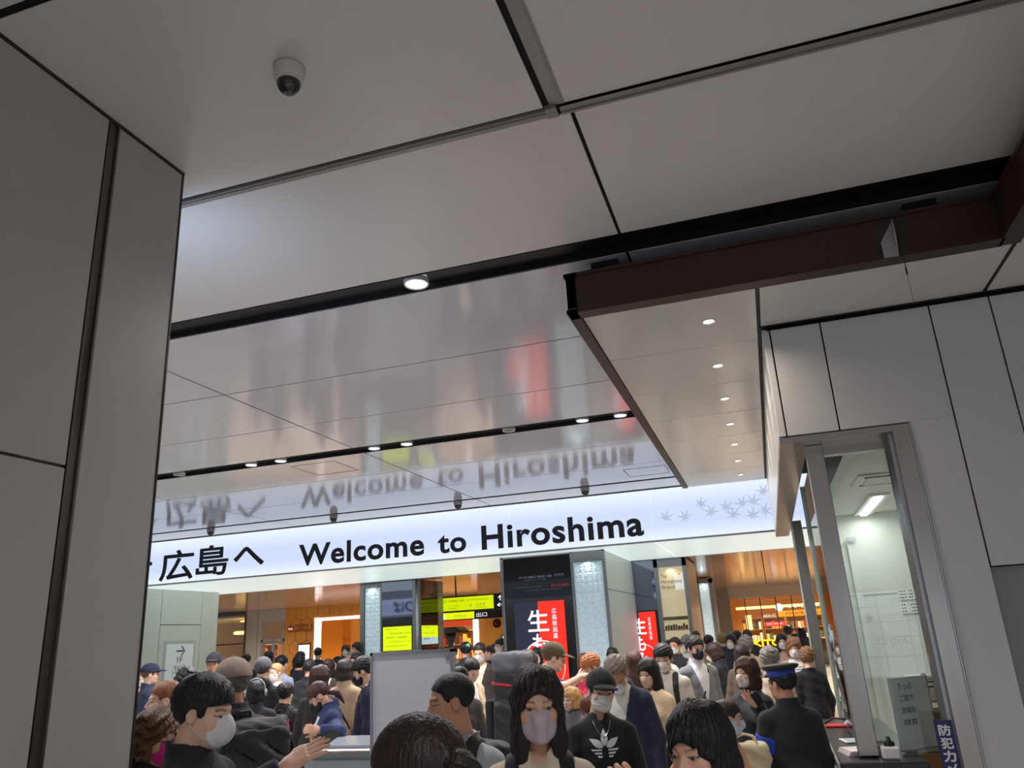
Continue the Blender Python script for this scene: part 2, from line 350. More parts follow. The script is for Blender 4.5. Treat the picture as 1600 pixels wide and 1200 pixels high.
# ------------------------------------------------------------------ side canopy with brown fascia
ZK = 3.73
cp = struct(box('canopy', M_plen, -0.93, 4.6, 4.60, 11.60, ZK + 0.035, ZK + 0.20), 'low canopy with glossy white soffit and brown fascia')
ye = [4.585] + [5.545 + k for k in range(6)] + [11.58]
for k in range(7): box('soffit_panel', M_soff, -0.888, 0.196, ye[k] + 0.004, ye[k + 1] - 0.004, ZK, ZK + 0.03, cp, bev=0.002)
box('soffit_panel', M_soff, 0.222, 1.597, 4.59, 5.315, ZK, ZK + 0.03, cp, bev=0.002); box('soffit_panel', M_soff, 1.622, 4.5, 2.2, 5.315, ZK, ZK + 0.03, cp, bev=0.002)
MB().box(-0.957, 1.60, 4.50, 4.60, ZK + 0.012, 3.985).box(-0.957, 1.53, 4.485, 4.595, ZK - 0.012, ZK + 0.022).box(-0.965, 1.60, 4.485, 4.62, 3.975, 3.998).build('fascia', M_brown, cp)
MB().box(-0.957, -0.895, 4.50, 11.6, ZK + 0.012, 3.985).box(-0.965, -0.893, 4.485, 11.6, ZK - 0.012, ZK + 0.012).box(-0.968, -0.88, 4.485, 11.6, 3.975, 3.998).build('fascia', M_brown, cp)
MB().box(1.53, 1.62, 1.2, 4.60, ZK + 0.012, 3.985).box(1.515, 1.625, 1.2, 4.585, ZK - 0.012, ZK + 0.022).box(1.52, 1.63, 1.2, 4.6, 3.975, 3.998).build('fascia', M_brown, cp)
for x in (-0.72, 1.2): box('hanger_post', M_black, x - 0.09, x + 0.09, 4.66, 4.80, 3.99, 4.16, cp)
box('hanger_post', M_black, -0.80, -0.62, 8.6, 8.75, 3.9, 4.16, cp)
box('roof', mat('dark canopy roof', (70, 74, 80), 0.6), -0.93, 4.6, 4.62, 11.6, 3.93, 3.985, cp)
box('soffit_joint', M_black, 0.196, 0.222, 4.59, 11.6, ZK + 0.005, ZK + 0.03, cp); box('soffit_joint', M_black, 1.597, 1.622, 2.2, 5.32, ZK + 0.005, ZK + 0.03, cp); box('soffit_joint', M_black, 0.21, 4.5, 5.30, 5.345, ZK - 0.01, ZK + 0.03, cp)
dn = ['nearest', 'second nearest', 'third nearest', 'middle', 'third farthest', 'second farthest', 'farthest']
for k in range(7): downlight(-0.115, 5.045 + k * 0.992, ZK, 0.045, True, 'small warm downlight in the canopy soffit, %s of the row' % dn[k], 6, True, 'warm downlights in the canopy')
# bracket and hanging wire on the fascia
e = empty('bracket', (0.945, 4.485, 3.72)); tag(e, 'small grey angled metal bracket with thin wire on brown fascia', 'bracket')
M_brk = mat('grey bracket', (168, 166, 166), 0.5, metal=0.3)
MB().prism([(-0.035, -0.002, 0.0), (0.035, -0.002, 0.0), (0.035, -0.002, 0.10), (-0.035, -0.002, 0.10)], (0, -0.006, 0)).prism([(-0.035, -0.004, 0.10), (0.035, -0.004, 0.10), (0.035, 0.01, 0.21)], (0, -0.006, 0)).build('plate', M_brk, e)
MB().prism([(0.035, 0.0, 0.0), (0.035, -0.008, 0.0), (0.035, -0.05, 0.10), (0.035, -0.05, 0.21), (0.035, 0.0, 0.21)], (0.006, 0, 0)).build('side_plate', M_brk, e)
MB().tube([(0.055, -0.045, 0.23), (0.055, -0.045, 0.10)], 0.006).tube([(0.055, -0.045, 0.1), (0.05, -0.06, -0.14)], 0.0022, 5).tube([(0.05, -0.06, -0.10), (0.049, -0.062, -0.145)], 0.005, 6).tube([(0.049, -0.062, -0.14), (0.047, -0.065, -0.34)], 0.001, 4).build('hanging_wire', mat('wire', (60, 58, 56), 0.4, metal=0.6), e)

# ------------------------------------------------------------------ right wall and ticket booth
YW, XL = 5.33, 0.222
wr = struct(box('wall_right', M_plen, XL + 0.02, 4.6, YW + 0.02, YW + 0.12, 2.95, ZK - 0.01), 'cool grey panelled wall above and beside the ticket window')
def rp(x0, x1, z0, z1, y=YW): box('panel', M_wallR, x0 + .005, x1 - .005, y, y + 0.03, z0, z1, wr, bev=0.002)
rp(XL - 0.0, 0.273, 2.945, 3.70); rp(0.273, 0.602, 2.945, 3.70); rp(0.602, 1.277, 2.945, 3.70); rp(1.277, 1.63, 2.025, 3.70); rp(1.63, 2.9, 2.025, 3.70); rp(2.9, 4.5, 2.025, 3.70)
rp(1.012, 1.277, 0.02, 2.945)
box('panel', mat('lower recessed panel', (150, 150, 150), 0.45), 1.277, 4.5, 5.40, 5.43, 0.02, 2.02, wr)
box('backing', M_plen, 1.03, 4.5, 5.43, 5.5, 0, 3.0, wr)
for k in range(6): box('side_panel', mat('side wall panel', (205, 206, 210), 0.22), XL, XL + 0.03, 5.34 + k * 1.04, 5.335 + (k + 1) * 1.04, 2.945, 3.715, wr, bev=0.002)
box('side_backing', M_plen, XL + 0.03, 0.42, 5.4, 11.6, 3.0, 3.70, wr)
booth = struct(empty('booth', (0, 0, 0)), 'stainless framed ticket booth with glass and lit room inside')
MB().box(XL, 0.905, YW - 0.004, YW + 0.02, 2.895, 2.935).box(XL, 0.40, YW, 11.58, 2.905, 2.935).box(0.40, 0.884, YW + 0.02, 5.62, 2.905, 2.935).box(0.45, 0.91, 5.54, 5.62, 2.83, 2.905).build('lintel', M_steel, booth)
box('jamb', M_steel, 0.907, 1.004, YW - 0.004, 5.45, 0.0, 2.935, booth); box('jamb_reveal', M_alu, 0.885, 0.907, YW + 0.05, 5.62, 0, 2.935, booth)
box('jamb_cover', M_alu, 1.006, 1.014, YW - 0.008, 5.36, 0, 2.937, booth)
box('post', M_steel, 0.383, 0.497, 5.53, 5.63, 0.98, 2.905, booth, bev=0.004); box('post', M_steel, 0.39, 0.50, 9.84, 9.95, 0.0, 2.905, booth, bev=0.004)
box('header', mat('grey header', (150, 154, 154), 0.3), 0.70, 0.79, 5.63, 11.3, 2.96, 3.12, booth)
box('glass_pane', M_glass, 0.50, 0.884, 5.575, 5.583, 0.98, 2.83, booth)
box('glass_pane', M_glass, 0.425, 0.433, 5.64, 7.26, 0.98, 2.86, booth)
box('glass_edge', M_glassedge, 0.405, 0.455, 7.26, 7.295, 0.96, 2.90, booth)
box('glass_edge', M_glassedge, 0.37, 0.385, 9.80, 9.84, 0.0, 2.9, booth)
M_room = mat('booth room paint', (226, 227, 220), 0.55)
MB().box(0.79, 2.7, 11.40, 11.46, 0, 3.1).build('back_wall', M_room, booth); box('side_wall', M_room, 2.66, 2.72, 5.5, 11.46, 0, 3.1, booth); box('side_wall', M_room, 0.75, 0.79, 10.9, 11.46, 0, 2.96, booth)
box('front_wall', M_room, 1.03, 2.72, 5.52, 5.58, 0, 3.1, booth); box('room_ceiling', M_room, 0.70, 2.72, 5.5, 11.46, 3.1, 3.14, booth)
box('wall_seam', mat('seam', (150, 150, 146), 0.6), 0.79, 2.66, 11.392, 11.40, 2.045, 2.052, booth)
box('door_frame', M_white, 1.10, 1.17, 11.34, 11.40, 0, 2.7, booth); box('closer', M_alu, 1.10, 1.22, 11.30, 11.34, 2.74, 2.79, booth)
# things in the booth
e = empty('tube_light', (1.36, 10.45, 3.1)); tag(e, 'lit fluorescent tube fixture on the booth ceiling', 'lamp')
box('housing', M_white, -0.11, 0.11, -0.88, 0.88, -0.03, -0.0, e); box('tube', mat('fluorescent tube', (255, 255, 255), 0.4, emit=5.0, ecol=(250, 255, 250)), -0.04, 0.04, -0.82, 0.82, -0.05, -0.03, e)
d = bpy.data.lights.new('lamp', 'AREA'); d.shape = 'RECTANGLE'; d.size = 0.2; d.size_y = 1.6; d.energy = 10; d.color = (0.95, 1.0, 0.95); lo = bpy.data.objects.new('lamp', d); COL.objects.link(lo); lo.parent = e; lo.location = (0, 0, -0.07)
e = empty('air_conditioner', (1.5, 8.5, 3.1)); tag(e, 'flat ceiling air conditioner grille inside the booth', 'air conditioner')
MB().box(-0.5, 0.5, -0.33, 0.33, -0.02, 0, 0.004).build('cover', M_white, e); box('intake', M_room, -0.40, 0.42, -0.22, 0.24, -0.028, -0.02, e); MB().box(-0.43, 0.45, -0.245, -0.225, -0.03, -0.02).box(-0.43, 0.45, 0.245, 0.262, -0.03, -0.02).build('louvre', M_line, e)
e = empty('notice', (1.96, 11.385, 2.2)); tag(e, 'small dark blue notice card on the booth back wall', 'notice')
box('card', mat('slate card', (88, 98, 112), 0.5), -0.07, 0.07, -0.008, 0, 0, 0.31, e); fit_text('lettering', '乗換案内', MATS['slate card'] if False else mat('pale ink', (170, 180, 190), 0.5), (0.03, -0.009, 0.27), (0, 0, -1), U, 0.22, 0.07, e)
for k in range(6):
    x = 1.60 + (k % 3) * 0.11; z = 1.96 - (k // 3) * 0.17
    p = box('paper_note', mat('paper', (236, 236, 232), 0.6), x, x + 0.095, 11.38, 11.386, z, z + 0.14); tag(p, 'small white printed note on booth wall, %s row, %s' % (['upper', 'lower'][k // 3], ['left', 'middle', 'right'][k % 3]), 'note', 'notes on the booth wall')
    q = MB()
    for r in range(3):
        for c in range(2 if k % 2 else 3): q.box(x + 0.014 + c * 0.028, x + 0.030 + c * 0.028, 11.378, 11.380, z + 0.02 + r * 0.04, z + 0.035 + r * 0.04)
    o2 = q.build('print', M_ink, p)
# counter
ct = empty('service_counter'); tag(ct, 'dark topped service counter under the booth glass', 'counter')
MB().box(0.26, 0.74, 5.36, 7.62, 0.93, 0.97, 0.008).build('worktop', mat('dark counter top', (42, 40, 42), 0.25), ct); box('front', mat('counter front', (120, 118, 116), 0.4), 0.30, 0.72, 5.66, 7.58, 0.0, 0.93, ct); box('edge', M_alu, 0.245, 0.26, 5.36, 7.62, 0.925, 0.97, ct)
dk = empty('office_desk'); tag(dk, 'cluttered wooden office desk inside the booth room', 'desk')
box('worktop', mat('light wood top', (196, 178, 140), 0.4), 0.95, 2.6, 7.6, 8.5, 1.0, 1.04, dk); box('body', mat('wood drawers', (168, 122, 70), 0.5), 1.0, 2.55, 7.7, 8.45, 0, 1.0, dk)
# ------------------------------------------------------------------ pillars under the sign
M_frm = mat('brushed pillar frame', (150, 152, 156), 0.35, metal=0.6)
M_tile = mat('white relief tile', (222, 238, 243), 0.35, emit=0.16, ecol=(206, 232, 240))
TILE = {}
def star_tile(s):
    if s in TILE: return TILE[s]
    # faceted eight pointed star relief in a square, facing -y
    h = s / 2; d = 0.03; mb = MB(); c = (0, -0.002, 0)
    ring = [(h, 0), (h, h), (0, h), (-h, h), (-h, 0), (-h, -h), (0, -h), (h, -h)]
    mid = []
    for k in range(8):
        a, b = ring[k], ring[(k + 1) % 8]; mid.append(((a[0] + b[0]) * 0.30, (a[1] + b[1]) * 0.30))
    vs = [c] + [(p[0], -0.002, p[1]) for p in ring] + [(p[0], -d, p[1]) for p in mid]; fs = []
    for k in range(8): fs += [(0, 1 + k, 9 + k), (0, 9 + k, 1 + (k + 1) % 8), (1 + k, 1 + (k + 1) % 8, 9 + k)]
    TILE[s] = new_mesh('relief_tile', vs, fs); return TILE[s]
def tiles(parent, x0, x1, y, z0, z1, s, m=None):
    nx = max(1, round((x1 - x0) / s)); nz = max(1, round((z1 - z0) / s)); sx = (x1 - x0) / nx; sz = (z1 - z0) / nz; me = star_tile(s)
    for i in range(nx):
        for k in range(nz): link('relief_tile', me, m or M_tile, parent, Matrix.Translation((x0 + (i + .5) * sx, y, z0 + (k + .5) * sz)) @ Matrix.Diagonal((sx / s * .99, 1, sz / s * .99, 1)))
    box('tile_backing', M_tile, x0 - .01, x1 + .01, y - 0.001, y + 0.02, z0 - .01, z1 + .01, parent)
M_red = mat('red poster', (232, 48, 34), 0.3, emit=0.75, ecol=(235, 44, 26)); M_pnavy = mat('slate poster', (64, 66, 92), 0.3, emit=0.10, ecol=(70, 72, 110))
M_pw = mat('poster white', (240, 240, 245), 0.3, emit=0.9, ecol=(235, 238, 250)); M_porange = mat('poster orange', (250, 96, 50), 0.3, emit=0.6, ecol=(250, 90, 40))
M_yel = mat('yellow sign', (214, 232, 0), 0.4, emit=0.75, ecol=(208, 232, 0)); M_yelred = mat('sign orange print', (236, 160, 40), 0.5)
M_dim = mat('dim display text', (120, 125, 150), 0.4, emit=0.12, ecol=(150, 155, 185)); M_dimr = mat('dim red text', (210, 60, 90), 0.4, emit=0.22, ecol=(220, 60, 100))
def poster(p, x0, x1, y, z0, z1, screen=True):
    w_ = x1 - x0; h = z1 - z0; xm = x0 + w_ * 0.48
    box('poster_half', M_pnavy, x0, xm, y - .004, y, z0, z1, p); box('poster_half', M_red, xm, x1, y - .004, y, z0, z1, p)
    o = (x0, y - .004, z0)
    def el(cx, cz, rx, rz, n=40): return [(cx + rx * math.cos(t * 2 * math.pi / n), cz + rz * math.sin(t * 2 * math.pi / n)) for t in range(n)]
    poly_patch([el(w_ * .52, h * .32, w_ * .42, w_ * .46)], o, U, V, 0.002).build('print', M_pw, p)
    poly_patch([el(w_ * .525, h * .318, w_ * .405, w_ * .445)], o, U, V, 0.003).build('print', M_red, p)
    poly_patch([el(w_ * .52, h * .22, w_ * .25, w_ * .20)], o, U, V, 0.004).build('print', M_porange, p)
    zz = h * 0.94
    for ch, hh, ww in (('生', .235, .40), ('も', .215, .26), ('み', .20, .34), ('じ', .18, .22)):
        zz -= hh * h + 0.02 * h; fit_text('lettering', ch, M_pw, (x0 + w_ * (.50 - ww / 2) - 0.03 * w_, y - .004, z0 + zz), U, V, w_ * ww, h * hh * .95, p, fat=0.005, lift=0.006)
    zz = h * 0.93
    for ch in '広島新銘菓': zz -= h * 0.066; fit_text('lettering', ch, M_pw, (x0 + w_ * .75, y - .004, z0 + zz), U, V, w_ * .09, h * .056, p, lift=0.006)

# pillar with the departure display
pb = empty('pillar', (0, 0, 0)); tag(pb, 'wide pillar with dark departure display, red poster and white relief tiles', 'pillar')
MB().box(-4.73, -2.76, 14.30, 17.6, 0, ZB).build('core', mat('pillar core', (120, 122, 124), 0.5), pb)
box('display', M_glassd, -4.69, -3.385, 14.27, 14.30, 2.44, 3.19, pb); box('screen_surround', mat('black surround', (14, 14, 18), 0.12, spec=0.8), -4.71, -3.36, 14.272, 14.30, 0.05, 2.44, pb)
MB().box(-4.75, -4.69, 14.25, 14.31, 0, ZB).box(-3.385, -3.345, 14.25, 14.31, 0, ZB).box(-2.79, -2.745, 14.25, 14.31, 0, ZB).box(-3.345, -2.79, 14.262, 14.31, 3.03, ZB).box(-4.75, -2.745, 14.25, 14.31, 3.185, ZB).build('frame', M_frm, pb)
poster(pb, -4.52, -3.56, 14.268, 0.72, 2.37)
tiles(pb, -3.33, -2.80, 14.285, 0.45, 3.01, 0.18)
box('added_lamp_hood', M_frm, -3.33, -2.80, 14.18, 14.262, 3.03, 3.055, pb); lamp_light('lamp', (-3.065, 14.205, 3.025), 0.6, 0.07, (.88, .96, 1.0), pb)  # hood and lamp added over the tiles to brighten them
for (s_, x0, x1, z, h, m) in (('新幹線　のりば', -4.40, -3.75, 2.80, .035, M_dim), ('Shinkansen transfer', -4.3, -3.85, 2.755, .022, M_dim), ('広島駅 新大阪・博多', -4.2, -3.75, 2.79, .05, M_dim), ('自由席', -3.70, -3.52, 2.80, .05, M_dim), ('19:24 Nozomi 52 Tokyo', -4.5, -3.95, 2.62, .03, M_dim), ('約十分遅れ', -3.78, -3.42, 2.61, .055, M_dimr), ('Information for passengers', -4.25, -3.6, 2.565, .026, M_dim)): fit_text('lettering', s_, m, (x0, 14.268, z), U, V, x1 - x0, h, pb)
for i, (y0, y1) in enumerate(((14.33, 15.70), (15.71, 17.58))):
    box('side_panel', M_taxi, -2.76, -2.735, y0, y1, 0.02, 2.50, pb, bev=.003); box('side_panel', M_taxi, -2.76, -2.735, y0, y1, 2.512, ZB - .01, pb, bev=.003)
# pillar with yellow guide screens
pa = empty('pillar'); tag(pa, 'pillar with yellow guide screens behind the grey board', 'pillar')
box('core', MATS['pillar core'], -9.36, -7.88, 17.42, 18.80, 0, ZB, pa)
MB().box(-9.40, -9.29, 17.38, 17.44, 0, ZB).box(-9.40, -8.84, 17.39, 17.44, 3.10, ZB).box(-8.86, -8.82, 17.38, 17.44, 0, ZB).box(-8.02, -7.85, 17.38, 17.44, 0, ZB).box(-7.90, -7.84, 17.44, 17.47, 0, ZB).box(-7.90, -7.84, 18.50, 18.84, 0, ZB).build('frame', M_frm, pa)
MB().lathe([(0.045, 0.0), (0.045, ZB)], (-7.90, 17.40, 0), n=14).build('corner_post', M_alu, pa, True)
tiles(pa, -9.26, -8.87, 17.405, 0.4, 3.08, 0.195)
box('added_lamp_hood', M_frm, -9.26, -8.87, 17.30, 17.39, 3.10, 3.12, pa); lamp_light('lamp', (-9.065, 17.335, 3.09), 0.6, 0.07, (.88, .96, 1.0), pa)
box('display', M_mirror, -8.82, -8.02, 17.385, 17.42, 2.36, 3.19, pa); box('screen_surround', MATS['black surround'], -8.82, -8.02, 17.39, 17.42, 0.1, 2.36, pa)
box('screen', M_yel, -8.785, -8.055, 17.38, 17.39, 1.62, 2.155, pa)
for k in range(5): fit_text('lettering', ['現在地のご案内', 'Shinkansen  Exit', '新幹線口　路面電車', '在来線のりば', 'South Exit  Ferry'][k], M_ink if k != 3 else M_yelred, (-8.72 + (0.1 if k % 2 else 0), 17.38, 2.085 - k * .095), U, V, .55 if k else .30, .035 if k else .028, pa)
box('side_glass', M_glassd, -7.87, -7.845, 17.48, 18.50, 0.1, 3.2, pa); box('screen', M_yel, -7.848, -7.84, 17.50, 18.46, 1.88, 2.145, pa); box('screen', mat('pale blue screen', (190, 214, 226), 0.3, emit=0.5, ecol=(180, 210, 226)), -7.848, -7.84, 17.50, 18.46, 1.72, 1.88, pa)
for k in range(3): fit_text('lettering', ['のりば案内', 'Tram  Bus  Taxi', '電車'][k], M_ink, (-7.84, 17.6, 2.09 - k * .13), (0, 1, 0), V, .35 if k != 1 else .6, .035, pa)
# pillar with the brand poster
pc = empty('pillar'); tag(pc, 'pillar with lit The Hiroshima Brand showcase beside mirrored display', 'pillar')
box('core', MATS['pillar core'], -2.74, -1.64, 17.42, 20.0, 0, ZB, pc)
box('display', M_mirror, -2.75, -2.26, 17.30, 17.42, 2.16, ZB, pc); box('screen_surround', MATS['black surround'], -2.75, -2.26, 17.302, 17.42, 0, 2.16, pc)
poster(pc, -3.02, -2.34, 17.30, 0.72, 2.13)
MB().box(-2.27, -2.185, 17.27, 17.42, 0, ZB).box(-1.66, -1.585, 17.27, 17.42, 0, ZB).box(-2.27, -1.585, 17.27, 17.42, 3.03, ZB).build('frame', M_frm, pc)
M_cream = mat('cream showcase', (232, 212, 182), 0.5)
box('showcase_back', mat('lit cream showcase', (232, 212, 182), 0.5, emit=0.42, ecol=(240, 214, 176)), -2.185, -1.66, 17.40, 17.42, 0.3, 3.03, pc); box('showcase_glass', M_glass, -2.185, -1.66, 17.285, 17.29, 0.3, 3.03, pc)
box('shelf', mat('olive band', (186, 164, 92), 0.5), -2.185, -1.66, 17.30, 17.40, 1.93, 2.0, pc); box('shelf', M_cream, -2.185, -1.66, 17.295, 17.40, 1.72, 1.745, pc); box('shelf', M_cream, -2.185, -1.66, 17.295, 17.40, 1.45, 1.475, pc)
lamp_light('lamp', (-1.92, 17.30, 3.02), 0.6, 0.1, (1, .9, .75), pc)
M_brand = mat('grey brown print', (96, 84, 74), 0.5)
for k, s_ in enumerate(('The', 'Hiroshima', 'Brand')): fit_text('lettering', s_, M_brand, (-2.14, 17.284, 2.80 - k * .115), U, V, (.13, .44, .27)[k], .075, pc)
poly_patch([maple(.045, .5), maple(.035, 2.2)], (-1.74, 17.284, 2.86), U, V).build('print', M_porange, pc)
rng = random.Random(3)
for k in range(9): box('jar', mat('jar%d' % (k % 3), [(120, 70, 50), (170, 130, 70), (150, 40, 40)][k % 3], 0.4), -2.16 + k * .053, -2.12 + k * .053, 17.32, 17.37, 1.745, 1.745 + rng.uniform(.06, .12), pc)
box('side_panel', mat('warm side panel', (176, 164, 150), 0.3), -1.64, -1.60, 17.45, 19.9, 0, ZB, pc)
# far tile pillar
pd = empty('pillar'); tag(pd, 'distant slim pillar with pale wave tiles left of the food hall', 'pillar')
box('core', MATS['pillar core'], -2.05, -1.66, 26.05, 27.6, 0, 3.2, pd); MB().box(-2.12, -2.05, 26.0, 26.2, 0, 3.2).box(-1.74, -1.62, 26.0, 26.2, 0, 3.2).box(-2.12, -1.62, 26.0, 26.2, 3.07, 3.2).build('frame', M_frm, pd)
tiles(pd, -2.05, -1.74, 26.04, 0.3, 3.06, 0.155); lamp_light('lamp', (-1.895, 25.97, 3.06), 0.5, 0.07, (.88, .96, 1.0), pd); box('added_lamp_hood', M_frm, -2.05, -1.74, 25.93, 26.0, 3.065, 3.09, pd); box('dark_side', M_glassd, -2.32, -2.12, 26.0, 26.3, 0, 3.0, pd); box('screen', M_yel, -2.30, -2.24, 25.99, 26.0, 1.6, 2.2, pd)

# ------------------------------------------------------------------ pale wall with the taxi sign
wt = struct(box('wall_taxi', M_plen, -13.2, -12.87, 13.9, 16.60, 0, ZB), 'pale green panelled wall with the taxi sign')
for (y0, y1) in ((13.95, 14.66), (14.675, 16.0), (16.012, 16.6)):
    if y0 == 14.675: box('panel', M_taxi, -12.87, -12.85, y0, y1, 0.02, 2.44, wt, bev=.003); box('panel', M_taxi, -12.87, -12.85, y0, y1, 2.455, ZB - .005, wt, bev=.003)
    else: box('panel', M_taxi, -12.87, -12.85, y0, y1, 0.02, ZB - .005, wt, bev=.003)
ts = empty('taxi_sign', (-12.85, 15.34, 0)); tag(ts, 'framed white sign with arrow, 1F, TAXI and cab symbol', 'sign')
M_face = mat('white sign face', (226, 234, 236), 0.4, emit=0.12, ecol=(225, 235, 238))
MB().box(0, .012, -.50, .50, 0.4, 2.10).build('frame', mat('sign frame white', (205, 212, 208), 0.4), ts); box('face', M_face, .012, .018, -.44, .44, 0.45, 2.03, ts)
o_ = (0.018, 0, 0); Uy = (0, 1, 0)
poly_patch([[(-.13, 1.865), (.10, 1.865), (.10, 1.895), (-.13, 1.895)], [(.02, 1.99), (.06, 1.99), (.16, 1.88), (.12, 1.88)], [(.12, 1.88), (.16, 1.88), (.06, 1.77), (.02, 1.77)]], o_, Uy, V).build('arrow', M_ink, ts)
fit_text('lettering', '1F', M_ink, (.018, -.08, 1.63), Uy, V, .17, .12, ts); fit_text('lettering', 'TAXI', M_ink, (.018, -.16, 1.45), Uy, V, .32, .09, ts, bold=.01)
def frame_poly(x0, x1, z0, z1, t): return [[(x0, z0), (x1, z0), (x1, z0 + t), (x0, z0 + t)], [(x0, z1 - t), (x1, z1 - t), (x1, z1), (x0, z1)], [(x0, z0), (x0 + t, z0), (x0 + t, z1), (x0, z1)], [(x1 - t, z0), (x1, z0), (x1, z1), (x1 - t, z1)]]
poly_patch(frame_poly(-.2, .2, 1.42, 1.57, .008) + frame_poly(-.2, .2, .95, 1.42, .008), o_, Uy, V).build('symbol_frame', mat('grey line', (130, 136, 138), .5), ts)
poly_patch([[(-.12, 1.10), (.12, 1.10), (.12, 1.25), (-.12, 1.25)], [(-.10, 1.25), (-.08, 1.35), (-.065, 1.35), (-.085, 1.25)], [(.10, 1.25), (.08, 1.35), (.065, 1.35), (.085, 1.25)], [(-.08, 1.34), (.08, 1.34), (.08, 1.36), (-.08, 1.36)], [(-.035, 1.37), (.035, 1.37), (.035, 1.40), (-.035, 1.40)], [(-.12, 1.04), (-.06, 1.04), (-.06, 1.10), (-.12, 1.10)], [(.06, 1.04), (.12, 1.04), (.12, 1.10), (.06, 1.10)]], o_, Uy, V).build('cab_symbol', M_ink, ts)
poly_patch([[(-.10, 1.15), (-.055, 1.15), (-.055, 1.20), (-.10, 1.20)], [(.055, 1.15), (.10, 1.15), (.10, 1.20), (.055, 1.20)]], o_, Uy, V, .005).build('cab_lights', M_face, ts)

# ------------------------------------------------------------------ shops behind
M_bc = mat('bronze glossy ceiling', (176, 142, 120), 0.14, spec=0.7)
bc = struct(box('ceiling_shops', M_plen, -30, 8, 17.28, 62, 3.30, 3.42), 'glossy bronze tinted ceiling of the shopping hall')
yb = [17.3, 19.0, 21.4, 23.9, 26.4, 29.5, 32.6, 35.6]; xb = [-30, -25, -20, -15, -10, -5, -2.5, 0, 2.5, 5, 8]
for j in range(len(yb) - 1):
    for i in range(len(xb) - 1): box('panel', M_bc, xb[i] + .012, xb[i + 1] - .012, yb[j] + .012, yb[j + 1] - .012, 3.25, 3.28, bc)
M_warm = mat('warm lit ceiling', (255, 226, 176), 0.6, emit=1.6, ecol=(255, 206, 136))
M_orange = mat('orange wood panel', (204, 142, 58), 0.5, noise=0.05, nscale=4); M_oline = mat('dark joint line', (120, 76, 30), 0.6)
for i, (x, y) in enumerate([(-17.5, 19.5), (-12.5, 20.5), (-17.5, 23.5), (-12.5, 24), (-6.2, 21.5), (-6.0, 25), (-3.9, 23.5), (0.9, 20.5), (1.0, 24.5), (1.1, 28.5), (1.4, 32.5), (3.5, 22), (3.5, 27)]): downlight(x, y, 3.25, 0.055, True, 'small warm downlight added to the bronze shop ceiling', 75, True, 'added warm downlights in the bronze ceiling')  # mostly added lamps that brighten the hall behind the sign
# left shopfront
M_sg = mat('shop grey wall', (178, 174, 170), 0.5)
ws = struct(box('wall_back', M_sg, -19.15, -18.42, 26.40, 26.7, 0, 3.25), 'shopfront wall of grey panels and orange hexagon panels')
box('lintel', M_sg, -18.42, -17.42, 26.41, 26.6, 2.80, 3.25, ws); box('seam', M_line, -18.62, -18.60, 26.39, 26.4, 0, 3.2, ws)
door = struct(empty('door_1'), 'glass shop door under a lit transom'); MB().box(-18.42, -17.42, 26.38, 26.42, 2.08, 2.18).box(-18.42, -18.35, 26.38, 26.42, 0, 2.8).box(-17.95, -17.84, 26.38, 26.42, 0, 2.1).box(-17.48, -17.42, 26.38, 26.42, 0, 2.8).build('frame', M_alu, door)
box('pane', M_glass, -18.35, -17.95, 26.395, 26.4, 0, 2.1, door); box('pane', M_glass, -17.84, -17.48, 26.395, 26.4, 0, 2.1, door); box('pane', M_glass, -18.35, -17.48, 26.395, 26.4, 2.18, 2.8, door)
win = struct(empty('window_1'), 'tall shop window beside the pale taxi wall')
box('pane', M_glass, -23.4, -19.15, 26.395, 26.4, 0, 3.22, win)
for x in (-23.4, -21.9, -20.55, -19.15): box('mullion', mat('bronze mullion', (96, 78, 62), 0.4, metal=.4), x - .03, x + .03, 26.36, 26.42, 0, 3.25, win)
box('transom', MATS['bronze mullion'], -23.4, -19.15, 26.36, 26.42, 2.06, 2.11, win)
# orange panels with honeycomb joints
def opanel(x0, x1, z0, z1): box('panel', M_orange, x0, x1, 26.40, 26.6, z0, z1, ws)
opanel(-17.42, -16.77, 0, 3.25); opanel(-16.765, -16.12, 0, 3.25); opanel(-16.115, -14.3, 2.83, 3.25); opanel(-14.295, -12.0, 2.83, 3.25)
mb = MB(); hx = 0.27
def seg(a, b): mb.tube([(a[0], 26.398, a[1]), (b[0], 26.398, b[1])], 0.008, 4)
for i in range(-1, 12):
    for j in range(0, 9):
        cx = -17.42 + i * 2 * hx * .87 + (hx * .87 if j % 2 else 0); cz = 0.2 + j * hx * 1.5
        pts = [(cx, cz - hx), (cx + hx * .87, cz - hx / 2), (cx + hx * .87, cz + hx / 2), (cx, cz + hx), (cx - hx * .87, cz + hx / 2)]
        for a, b in zip(pts[:3], pts[1:4]):
            if all(-17.4 < p[0] < -12.1 and 0 < p[1] < 3.24 and (p[0] < -16.13 or p[1] > 2.84) for p in (a, b)): seg(a, b)
o_h = mb.build('honeycomb_joint', M_oline, ws); o_h['kind'] = 'stuff'
e = empty('round_logo', (-17.15, 26.39, 2.50)); tag(e, 'round red logo with two rows of brown letters on orange wall', 'logo')
MB().lathe([(.125, 0), (.125, -.02)], axis='y', n=24).build('disc', mat('logo red', (190, 52, 40), .5), e); fit_text('lettering', 'RCN', M_pw, (-.085, -.021, -.035), U, V, .17, .07, e, bold=.01)
M_brn = mat('brown letters', (128, 66, 36), .5)
fit_text('lettering', 'TOURIST &', M_brn, (.16, 0, .03), U, V, .78, .12, e, bold=.012); fit_text('lettering', 'SERVICE', M_brn, (.16, 0, -.12), U, V, .78, .10, e, bold=.012)
e = empty('info_screen', (-16.55, 26.38, 0)); tag(e, 'portrait white information screen on the orange wall', 'screen')
